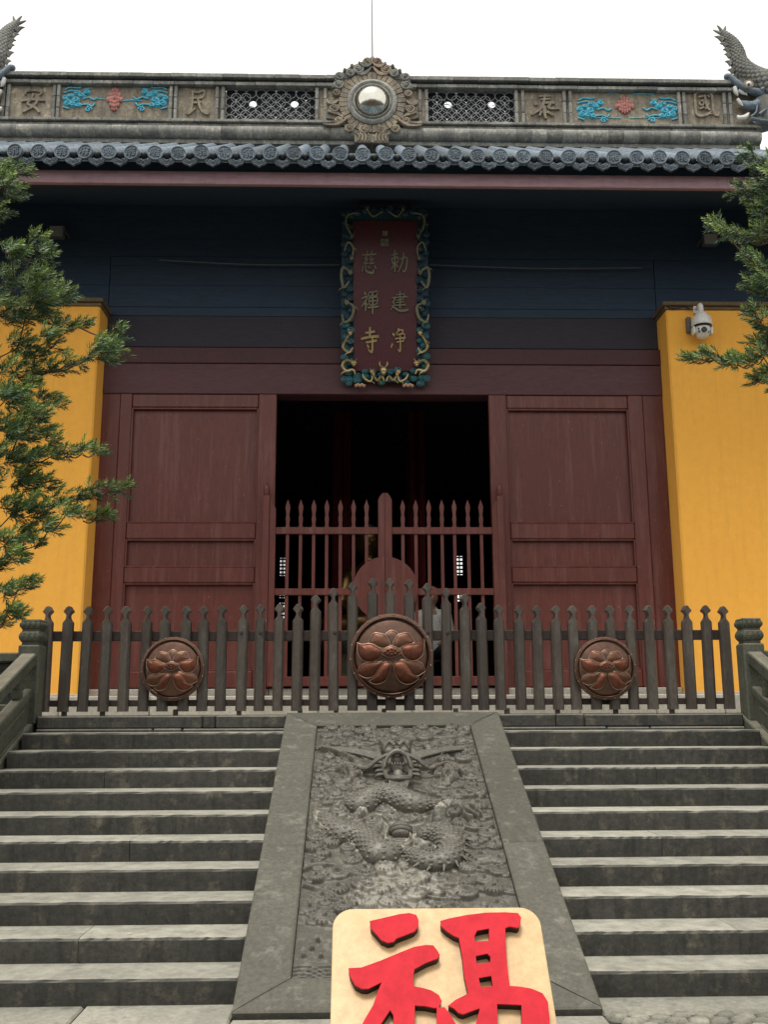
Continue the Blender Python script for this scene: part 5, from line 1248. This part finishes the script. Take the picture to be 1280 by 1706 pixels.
rc = (gx(642), gz(981)); rr = gx(642+53)-gx(642)
for s_ in (-1, 1):
    t = np.linspace(-math.pi/2, math.pi/2, 22); P_ = [(rc[0]+s_*(.004+rr*math.cos(a)), rc[1]+rr*math.sin(a)) for a in t]
    MB().extrude(P_, lambda u, v, d: (u, GY-d, v), .0265, .045).build('round_boss', M['maroon'], gate)

# ------------------------------------------------------------------ security camera
CYc = WY-.16; cc = at(1170, 540, CYc); ck = (at(1171, 540, CYc)-at(1170, 540, CYc)).length
sc = empty('security_camera', (cc.x, WY, cc.z), 'white dome security camera on a bracket under the cap of the right yellow wall', 'security camera')
ca = lambda a, b_, h: (cc.x+a*ck, CYc+b_*ck, cc.z+h*ck)
MB().lathe([(.01, 34), (3.6, 34), (4.6, 32), (4.8, 22), (8, 19), (13, 14), (16, 7), (17, 0), (17, -3), (16.2, -4)], ca, 24).build('housing', M['white'], sc, smooth=True)
MB().lathe([(16, -4), (15, -5), (15.5, -6.5), (.01, -6.5)], ca, 24).build('seam', M['black'], sc, smooth=True)
MB().lathe([(13.2, -6), (13.5, -10), (12, -17), (8, -23), (3, -26), (.01, -26.5)], ca, 20).build('camera_ball', M['white'], sc, smooth=True)
for s_ in (-1, 1): MB().box(cc.x+s_*12.5*ck, cc.x+s_*16.5*ck, CYc-6*ck, CYc+6*ck, cc.z-19*ck, cc.z-5*ck, .01).build('yoke_arm', M['white'], sc)
lp = Vector((cc.x-1*ck, CYc-12.4*ck, cc.z-14*ck))
MB().lathe([(.001, .012), (4.3*ck, .012), (4.6*ck, .008), (4.6*ck, -.02)], lambda a, b_, h: (lp.x+a, lp.y-h, lp.z+b_), 16).build('lens', M['black'], sc, smooth=True)
for s_ in (-1, 1):
    for q in (0, 1): pp = (lp.x+s_*7.5*ck, lp.y+3.2*ck, lp.z+(q*5-2.5)*ck); MB().ell(pp, (2.2*ck, 1.2*ck, 2.2*ck), 8, 6).build('infrared_lamp', M['grey_metal'], sc, smooth=True)
MB().tube([(cc.x, CYc, cc.z+32*ck), (cc.x, CYc+.02, cc.z+35*ck), (cc.x, WY-.02, cc.z+34*ck)], 3.4*ck, 10, 3).build('bracket_arm', M['white'], sc, smooth=True)
MB().box(cc.x-20*ck, cc.x-13*ck, WY-.07, WY-.003, cc.z-9*ck, cc.z+18*ck, .008).build('junction_box', M['grey_metal'], sc)
MB().box(cc.x-6*ck, cc.x+6*ck, WY-.03, WY-.002, cc.z+26*ck, cc.z+40*ck, .004).build('wall_plate', M['white'], sc)
cb = MB(); cb.tube([at(1150, 515, WY-.03), at(1140, 511, WY-.02), at(1125, 514, WY-.03), at(1112, 512, WY-.02)], .009, 6, 5)
tag(cb.build('cable', M['tile_dark'], None, smooth=True), 'loose black cable running from the security camera to the wall corner', 'cable')
# cable along the upper boards
for xa_, xb_, ya_, yb_, lb in ((265, 566, 433, 441, 'thin pale cable across the dark boards left of the name board'), (716, 1070, 441, 446, 'thin pale cable across the dark boards right of the name board')):
    a, b_ = at(xa_, ya_, DY-.08), at(xb_, yb_, DY-.08); mid = (a+b_)/2+Vector((0, 0, -.03))
    tag(MB().tube([a, mid, b_], .008, 5, 8).build('cable', M['grey_metal'], None), lb, 'cable', 'cables under the eaves')
def flood(px, py, label):
    p = at(px, py, DY-.15); f_ = empty('floodlight', p, label, 'floodlight', 'floodlights under the eaves')
    MB().box(p.x-.10, p.x+.10, p.y-.05, p.y+.03, p.z-.085, p.z+.085, .012).build('lamp_housing', M['grey_metal'], f_)
    MB().box(p.x-.085, p.x+.085, p.y-.056, p.y-.05, p.z-.07, p.z+.07).build('lamp_glass', M['lattice'], f_)
    b_ = MB(); b_.box(p.x-.125, p.x-.108, p.y-.02, DY-.005, p.z-.02, p.z+.02); b_.box(p.x+.108, p.x+.125, p.y-.02, DY-.005, p.z-.02, p.z+.02); b_.build('bracket', M['grey_metal'], f_)
flood(95, 388, 'small grey floodlight high on the dark boards beside the left tree')
flood(1183, 401, 'small grey floodlight high on the dark boards above the security camera')

# ------------------------------------------------------------------ inside the hall: statue, banners, visitor
SBY = 18.0; hp = at(615, 908, SBY)
bud = empty('buddha_statue', (hp.x, SBY, dz), 'gilt seated statue glimpsed in the dark hall above the left gate leaf', 'statue')
caps = [((hp.x, SBY, hp.z), .25, (hp.x, SBY, hp.z+.12), .24), ((hp.x, SBY, hp.z-.35), .12, (hp.x, SBY, hp.z-.1), .13), ((hp.x, SBY, hp.z-1.3), .42, (hp.x, SBY, hp.z-.65), .34),
        ((hp.x-.3, SBY, hp.z-.6), .17, (hp.x+.3, SBY, hp.z-.6), .17), ((hp.x-.42, SBY, hp.z-.65), .13, (hp.x-.55, SBY-.1, hp.z-1.15), .11), ((hp.x+.42, SBY, hp.z-.65), .13, (hp.x+.55, SBY-.1, hp.z-1.15), .11),
        ((hp.x-.55, SBY-.1, hp.z-1.15), .11, (hp.x-.1, SBY-.4, hp.z-1.35), .09), ((hp.x+.55, SBY-.1, hp.z-1.15), .11, (hp.x+.1, SBY-.4, hp.z-1.35), .09),
        ((hp.x-.75, SBY-.2, hp.z-1.55), .2, (hp.x+.2, SBY-.45, hp.z-1.55), .17), ((hp.x+.75, SBY-.2, hp.z-1.55), .2, (hp.x-.2, SBY-.45, hp.z-1.5), .17),
        ((hp.x-.25, SBY, hp.z-.1), .04, (hp.x-.25, SBY, hp.z+.08), .05), ((hp.x+.25, SBY, hp.z-.1), .04, (hp.x+.25, SBY, hp.z+.08), .05),
        ((hp.x, SBY-.23, hp.z+.06), .03, (hp.x, SBY-.27, hp.z-.03), .045), ((hp.x-.06, SBY-.235, hp.z-.11), .022, (hp.x+.06, SBY-.235, hp.z-.11), .022),
        ((hp.x-.14, SBY-.21, hp.z+.07), .02, (hp.x-.05, SBY-.24, hp.z+.06), .02), ((hp.x+.14, SBY-.21, hp.z+.07), .02, (hp.x+.05, SBY-.24, hp.z+.06), .02)]
me = blobmesh(caps, .03, 'figure'); me.transform(Matrix.Translation(-wloc(bud))); me.materials.clear(); link_mesh('figure', me, M['old_gold'], bud)
MB().ell((hp.x, SBY+.03, hp.z+.20), (.24, .24, .16), 14, 10).ell((hp.x, SBY+.02, hp.z+.35), (.1, .1, .07), 10, 8).build('hair', M['tile_dark'], bud, smooth=True)
MB().lathe([(.9, dz), (1.0, dz+.1), (.8, dz+.3), (.8, hp.z-2.1), (1.0, hp.z-1.95), (1.05, hp.z-1.8), (.9, hp.z-1.72), (.001, hp.z-1.72)], lambda a, b_, h: (hp.x+a, SBY+b_, h), 28).build('lotus_base', M['gold_dim'], bud, smooth=True, angle=40)
tgt = at(615, 908, 14.6); kk = (tgt.z-dz)/(hp.z-dz); bud.scale = (kk, kk, kk); bud.location = (tgt.x, 14.6, dz)
for px, lb in ((566, 'red cloth banner hanging in the dark hall left of the gate stiles'), (692, 'red cloth banner hanging in the dark hall right of the gate stiles')):
    a = at(px, 960, 15.5); mb = MB()
    P_ = [(a.x+math.cos(t)*.02+ (t/12-.5)*.3, 15.5+.03*math.sin(t*2)) for t in np.linspace(0, 12, 16)]
    vs = [(x, y, 2.3) for x, y in P_]+[(x, y, 6.5) for x, y in P_]+[(x, y+.01, 2.3) for x, y in P_]+[(x, y+.01, 6.5) for x, y in P_]; n = 16
    fs = [(i, i+1, n+i+1, n+i) for i in range(n-1)]+[(2*n+i, 2*n+i+1, 3*n+i+1, 3*n+i) for i in range(n-1)]
    tag(mb.add(vs, fs).build('cloth_banner', M['red_cloth'], None, smooth=True), lb, 'banner', 'banners in the hall')
VY = 13.5; vp = at(722, 1100, VY); vx = vp.x
stool = empty('stool', (vx, VY, dz), 'low dark stool under the seated visitor behind the fence', 'stool')
MB().box(vx-.2, vx+.2, VY-.18, VY+.18, dz+.36, dz+.40, .01).build('seat', M['maroon_dark'], stool)
for a in (-1, 1):
    for b_ in (-1, 1): MB().box(vx+a*.17-.02, vx+a*.17+.02, VY+b_*.15-.02, VY+b_*.15+.02, dz-.02, dz+.36, .004).build('leg', M['maroon_dark'], stool)
per = empty('person', (vx, VY, dz), 'seated visitor in white jacket and dark trousers behind the fence, right of the middle disc', 'person')
z = dz
def pm(caps, vox, name, mt): me = blobmesh([((vx+a[0], VY+a[1], z+a[2]), r, (vx+b_[0], VY+b_[1], z+b_[2]), q) for a, r, b_, q in caps], vox, name); me.transform(Matrix.Translation(-wloc(per))); me.materials.clear(); return link_mesh(name, me, M[mt], per)
pm([((0,.03,.5),.13,(0,.06,.98),.125), ((0,.06,1.06),.055,(0,.04,1.18),.05), ((0,.03,1.24),.088,(0,.02,1.32),.092), ((0,-.06,1.22),.02,(0,-.075,1.245),.014),
    ((-.19,.05,1.0),.05,(-.24,.0,.72),.04), ((-.24,.0,.72),.04,(-.1,-.25,.62),.03), ((.19,.05,1.0),.05,(.24,.0,.72),.04), ((.24,.0,.72),.04,(.1,-.25,.62),.03),
    ((-.1,-.25,.62),.032,(-.06,-.33,.60),.03), ((.1,-.25,.62),.032,(.06,-.33,.60),.03)]+[((s_*.06,-.33,.6),.011,(s_*.04+.012*q,-.4,.585),.008) for s_ in (-1,1) for q in range(-2,2)], .012, 'body', 'skin')
pm([((0,.04,.52),.165,(0,.06,.9),.165), ((-.13,.06,1.0),.10,(.13,.06,1.0),.10), ((-.19,.05,1.0),.085,(-.25,.0,.72),.075), ((-.25,.0,.72),.075,(-.13,-.2,.63),.058), ((.19,.05,1.0),.085,(.25,.0,.72),.075), ((.25,.0,.72),.075,(.13,-.2,.63),.058), ((0,.08,1.07),.08,(0,.08,1.1),.075)], .018, 'jacket', 'shirt')
pm([((-.09,0,.49),.12,(.09,0,.49),.12), ((-.1,0,.5),.1,(-.14,-.42,.5),.075), ((.1,0,.5),.1,(.14,-.42,.5),.075), ((-.14,-.42,.5),.075,(-.13,-.38,.1),.05), ((.14,-.42,.5),.075,(.13,-.38,.1),.05)], .018, 'trousers', 'trouser')
pm([((0,.055,1.31),.10,(0,.06,1.34),.098), ((0,.09,1.2),.06,(0,.1,1.28),.07)], .014, 'hair', 'hair')
pm([((-.13,-.36,.045),.042,(-.14,-.52,.035),.036), ((.13,-.36,.045),.042,(.14,-.52,.035),.036)], .012, 'shoes', 'hair')

# ------------------------------------------------------------------ the slanted board with the large red character
el = R(47); b0 = at(730, 1517, 3.45); bn = Vector((0, -math.sin(el), math.cos(el))); bv = Vector((0, math.cos(el), math.sin(el)))
def buv(x, y): p = on_plane(x, y, b0, bn)-b0; return (p.x, p.dot(bv))
def bz(x, y): return buv(540+x/3.2, 1500+y/3.2)
sign = empty('lucky_sign', (b0.x, b0.y-.4, 0), 'slanted plywood board with a large red raised character standing before the dragon ramp', 'sign')
lft = bz(44, 300)[0]; rgt = bz(1180, 300)[0]
top_ = bz(600, 45)[1]; u0 = bz(50, 160)[0]; u1 = bz(1150, 110)[0]; bot = top_-.80; rad_ = bz(165, 45)[0]-u0
rad_ = .062
cor = []
for cx_, cy_, a0 in ((u1-rad_, top_-rad_, 0), (u0+rad_, top_-rad_, 90), (u0+rad_, bot+rad_, 180), (u1-rad_, bot+rad_, 270)):
    for k in range(9): a = R(a0+k*11.25); cor.append((cx_+rad_*math.cos(a), cy_+rad_*math.sin(a)))
Mb = Matrix.Translation(b0) @ Matrix(((1, 0, 0), (0, bv.y, bn.y), (0, bv.z, bn.z))).to_4x4()
def place(me, lift, name, mt, mt2=None, parent=sign):
    me.transform(Matrix.Translation((0, 0, lift))); me.transform(Mb); me.transform(Matrix.Translation(-wloc(parent)))
    me.materials.clear(); me.materials.append(M[mt])
    o = link_mesh(name, me, M[mt], parent); return o
place(outline_mesh([cor], .009, .003, 'board'), -.012, 'board', 'birch')
hv_ = [[(245,140),(300,128),(400,104),(455,98),(490,108),(502,135),(500,170),(480,195),(430,215),(385,232),(370,250),(340,256),(305,240),(280,210),(250,178)],
      [(132,392),(200,388),(300,352),(400,310),(480,278),(540,268),(580,270),(600,295),(614,320),(600,340),(540,362),(480,395),(474,430),(476,488),(520,496),(570,510),(610,535),(624,565),(610,600),(585,602),(540,592),(482,588),(480,650),(482,900),(470,1010),(420,1060),(385,1010),(380,900),(370,640),(352,612),(320,660),(240,780),(170,850),(120,880),(150,800),(220,660),(262,590),(290,510),(310,462),(280,478),(235,500),(200,500),(165,480),(140,430)],
      [(600,602),(640,600),(665,630),(700,690),(720,760),(700,800),(660,790),(630,740),(600,690)],
      [(620,140),(660,128),(760,108),(860,96),(960,94),(1030,98),(1046,120),(1040,165),(1030,176),(985,168),(962,176),(964,260),(972,380),(985,486),(1040,490),(1100,500),(1160,525),(1188,570),(1196,660),(1200,860),(1190,980),(1130,1000),(920,1000),(830,990),(800,900),(800,720),(830,602),(780,620),(740,636),(715,628),(690,604),(662,590),(700,560),(768,526),(745,420),(735,320),(718,228),(690,218),(655,195),(622,165)]]
holes = [[(812,190),(878,178),(878,246),(798,250),(800,215)], [(805,325),(868,312),(886,330),(884,362),(808,368)], [(820,442),(890,430),(898,488),(832,492)], [(918,580),(1050,585),(1052,720),(920,720)], [(918,790),(1052,790),(1052,910),(918,910)]]
for i, P_ in enumerate(hv_):
    polys = [[bz(x, y) for x, y in P_]]
    if i == 3: polys += [[bz(x, y) for x, y in h_] for h_ in holes]
    me2 = [[(u, v) for u, v in p] for p in polys]
    place(outline_mesh(me2, .0125, .0, 'raised_stroke_edge'), .0130, 'raised_stroke_edge', 'black_edge')
    place(outline_mesh(me2, .002, .001, 'red_stroke'), .0288, 'red_stroke', 'red')
# the easel that carries it
tp = b0+bv*(-.12)-bn*.03
for s_ in (-1, 1):
    x = b0.x+ (u0 if s_ < 0 else u1)*.75 + (.0)
    front = b0+bv*(bot-top_+.06+0)-bn*.03
    MB().tube([(x, front.y-.02, 0), (x, front.y+.0, front.z-.01), (x, tp.y, tp.z-.02)], .018, 4, 1).build('front_leg', M['ply'], sign)
    MB().tube([(x, tp.y, tp.z-.03), (x, tp.y+.25, 0)], .018, 4, 1).build('rear_leg', M['ply'], sign)
MB().box(b0.x+u0*.75, b0.x+u1*.75, tp.y+.12, tp.y+.15, .35, .40, .004).build('crossbar', M['ply'], sign)

# ------------------------------------------------------------------ trees
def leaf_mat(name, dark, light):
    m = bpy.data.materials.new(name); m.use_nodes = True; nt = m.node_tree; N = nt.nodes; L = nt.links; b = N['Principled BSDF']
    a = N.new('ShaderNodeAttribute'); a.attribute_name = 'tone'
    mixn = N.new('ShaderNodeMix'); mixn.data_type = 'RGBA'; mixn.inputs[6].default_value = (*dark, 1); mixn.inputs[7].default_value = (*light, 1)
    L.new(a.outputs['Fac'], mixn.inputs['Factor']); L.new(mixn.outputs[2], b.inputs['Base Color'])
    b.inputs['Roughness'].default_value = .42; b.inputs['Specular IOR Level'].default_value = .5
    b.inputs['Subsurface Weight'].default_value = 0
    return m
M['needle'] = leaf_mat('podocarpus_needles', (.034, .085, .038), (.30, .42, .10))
def tree(trunk_x, blobs, label, YT, seed, dens):
    rn = np.random.default_rng(seed); rd = random.Random(seed)
    t = empty('podocarpus_tree', (trunk_x, YT, 0), label, 'tree')
    base = Vector((trunk_x, YT, 0))
    tr = MB(); tr.tube([base+Vector((0, 0, -.03)), base+Vector((.05, .03, 1.5)), base+Vector((-.03, 0, 3.2)), base+Vector((.02, .02, 5.0)), base+Vector((0, 0, 6.4))], [.15, .12, .09, .06, .02], 10, 5)
    tr.build('trunk', M['bark'], t, smooth=True)
    V = []; Fc = []; T = []
    br = MB(); nv = 0
    shoots = []
    blobs = [(x, y, r*(.88 if r < 33 else .8)) for x, y, r in blobs]; cents = [at(x, y, YT+rd.uniform(-.3, .3)) for x, y, r in blobs]; nodes = [c+Vector((0, 0, -.03)) for c in cents]
    for c, (x, y, r) in zip(cents, blobs):
        Yb = c.y; rm = (at(x+r, y, Yb)-c).length
        cand = [q for q in nodes if abs(q.x-trunk_x) < abs(c.x-trunk_x)-.03]
        s0 = min(cand, key=lambda q: (q-c).length+max(0, q.z-c.z)*.6) if cand else None
        if s0 is None or (s0-c).length > 1.1: s0 = base+Vector((0, 0, max(.8, min(6.2, c.z-.35-abs(c.x-trunk_x)*.12))))
        e_ = c+Vector((0, 0, -rm*.25)); r0 = .006+.006*min(1.5, (s0-c).length)
        br.tube([s0, s0.lerp(e_, .5)+Vector((0, 0, -.03)), e_], [r0, r0*.8, .005], 5, 4)
        out = Vector((c.x-trunk_x, (c.y-YT)*.6, .25)).normalized()
        n = max(8, int(dens*(r**1.8)*.105))
        for i in range(n):
            d = Vector(rn.normal(size=3)); d.normalize(); q = rd.random()**.4
            p = c+Vector((d.x*rm*q, d.y*rm*q*1.3, d.z*rm*q*.72))
            ax = (out*1.2+Vector((d.x*.8, d.y*.9, d.z*.55+.35))+Vector(rn.normal(size=3))*.35).normalized()
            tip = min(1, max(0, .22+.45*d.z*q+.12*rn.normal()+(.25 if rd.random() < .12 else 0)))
            shoots.append((p, ax, rd.uniform(.07, .12), tip))
            if i % 5 == 0: br.tube([c.lerp(p, .2), p, p+ax*.06], [.005, .003, .002], 4, 1)
    for p, ax, ln, tone in shoots:
        side = ax.cross(Vector((rd.random()-.5, rd.random()-.5, rd.random()-.5))).normalized(); up = ax.cross(side)
        n = rd.randint(20, 27)
        for k in range(n):
            f_ = k/n; an = k*2.4; dr = (side*math.cos(an)+up*math.sin(an)); o = p+ax*ln*f_
            spread = 1.15-.75*f_; dv_ = (ax*(.55+.5*f_)+dr*spread).normalized(); L_ = rd.uniform(.046, .070)*(1-.25*f_)
            wv = dv_.cross(ax+dr*.3); 
            if wv.length < 1e-4: continue
            wv = wv.normalized()*.0042; tipb = o+dv_*L_; m_ = o+dv_*L_*.5+ax*.002
            V += [o-wv*.5, m_-wv, tipb, m_+wv, o+wv*.5]
            Fc.append((nv, nv+1, nv+2, nv+3, nv+4)); nv += 5
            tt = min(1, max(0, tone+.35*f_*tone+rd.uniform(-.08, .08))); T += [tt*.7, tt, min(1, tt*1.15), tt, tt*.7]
    off = wloc(t); me = bpy.data.meshes.new('crown'); me.from_pydata([(a.x-off.x, a.y-off.y, a.z-off.z) for a in V], [], Fc)
    at_ = me.attributes.new('tone', 'FLOAT', 'POINT'); at_.data.foreach_set('value', np.array(T, dtype=np.float32))
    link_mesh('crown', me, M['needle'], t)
    br.build('branches', M['bark'], t)
    print(label, len(shoots), 'shoots', len(Fc), 'needles')
left = [(8,320,28),(25,288,16),(-5,290,22),(-20,350,30),(60,405,20),(72,425,16),(20,425,26),(25,470,36),(60,470,28),(60,500,30),(92,490,22),(112,494,14),(10,520,36),(42,525,25),(70,520,20),(78,560,16),(105,545,20),(132,540,13),(85,575,18),(28,575,28),(58,588,16),
 (165,575,20),(188,557,15),(192,585,13),(178,600,14),(150,590,16),(130,603,11),(108,606,14),(85,614,17),(55,615,20),(25,622,28),(10,660,28),(42,645,18),(70,668,16),(88,675,12),(40,690,24),(12,712,28),(22,660,24),(58,692,18),(30,722,30),(70,718,20),(85,735,12),(10,760,34),(50,762,24),(85,757,16),(115,754,13),(138,752,11),(158,752,10),
 (30,800,32),(68,806,22),(98,832,18),(128,826,16),(155,818,14),(182,816,12),(198,814,7),(108,856,18),(138,862,13),(160,862,10),(172,858,7),(60,850,28),(20,850,34),(80,880,18),(42,890,24),(58,908,10),(8,905,24),(15,928,18),(30,920,9),(-15,940,20),(8,985,18),(30,978,14),(45,968,7),(12,1018,15),(26,1024,7),(0,1040,8),(-40,700,40),(-45,800,40),(-45,600,40),(-45,500,40),(-50,400,40),(-40,900,30)]
right = [(1255,255,13),(1272,275,16),(1237,314,11),(1260,324,17),(1272,350,20),(1195,378,12),(1212,386,9),(1228,388,13),(1245,398,13),(1262,385,13),(1275,402,12),(1253,430,12),(1268,445,16),(1278,470,16),(1255,477,11),(1272,490,13),(1258,519,9),(1268,532,12),(1279,545,12),(1263,572,9),(1279,577,10),(1156,602,6),(1170,597,6),(1183,592,7),(1196,590,10),(1215,602,13),(1230,606,11),(1243,598,13),(1257,602,12),(1272,592,12),(1265,634,12),(1279,626,13),
 (1300,300,30),(1310,380,35),(1310,470,35),(1310,560,35),(1315,640,30)]
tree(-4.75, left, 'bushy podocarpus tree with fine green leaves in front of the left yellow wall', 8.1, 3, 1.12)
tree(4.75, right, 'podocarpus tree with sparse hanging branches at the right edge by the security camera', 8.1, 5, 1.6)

# ------------------------------------------------------------------ the hall across the court (seen in the mirror ball)
opp = empty('opposite_hall', (0, -16, 0), 'yellow hall with a dark tiled roof across the court, reflected in the mirror ball', 'temple')
MB().box(-16, 16, -26, -18, -.02, 5.6).build('wall', M['yellow'], opp)
MB().add([(-18, -15.6, 5.3), (18, -15.6, 5.3), (14, -22, 10.4), (-14, -22, 10.4), (-18, -28.4, 5.3), (18, -28.4, 5.3)], [(0,1,2,3), (3,2,5,4), (0,3,4), (1,5,2), (0,4,5,1)]).build('roof', M['tile_dark'], opp)
MB().box(-14.2, 14.2, -22.2, -21.8, 10.3, 11.2).build('ridge', M['ridge_grey'], opp)
for k in range(7):
    x = -13.5+k*4.5; MB().lathe([(.24, 0), (.22, .3), (.22, 5.3)], lambda a, b_, h: (x+a, -16.6+b_, h), 14).build('column', M['maroon'], opp, smooth=True)
    if k < 6: MB().box(x+.9, x+3.6, -18.06, -17.98, .3, 4.2, .03).build('door', M['maroon_dark'], opp)

lf = MB(); lf.add([(-.02, 0, 0), (0, -.008, .004), (.022, 0, .002), (0, .009, .004)], [(0, 1, 2, 3)]); lme = lf.mesh('leaf'); lme.materials.append(M['ply'])
spots = [(2.72, 2, 'dry pale leaf lying on the third lowest right step'), (1.55, 4, 'dry pale leaf lying on a middle right step near the ramp'), (-1.75, 1, 'dry pale leaf lying on the second lowest left step'), (-2.6, 3, 'dry pale leaf lying on the fourth lowest left step')]
for x, k, lb in spots:
    o = link_mesh('fallen_leaf', lme, None, None, (x, Y0+k*STEP_D+.09-(.05 if x < 0 else 0), STEP_H*(k+1)+.004)); o.rotation_euler.z = x*3; o['label'] = lb; o['category'] = 'leaf'; o['group'] = 'fallen leaves on the steps'
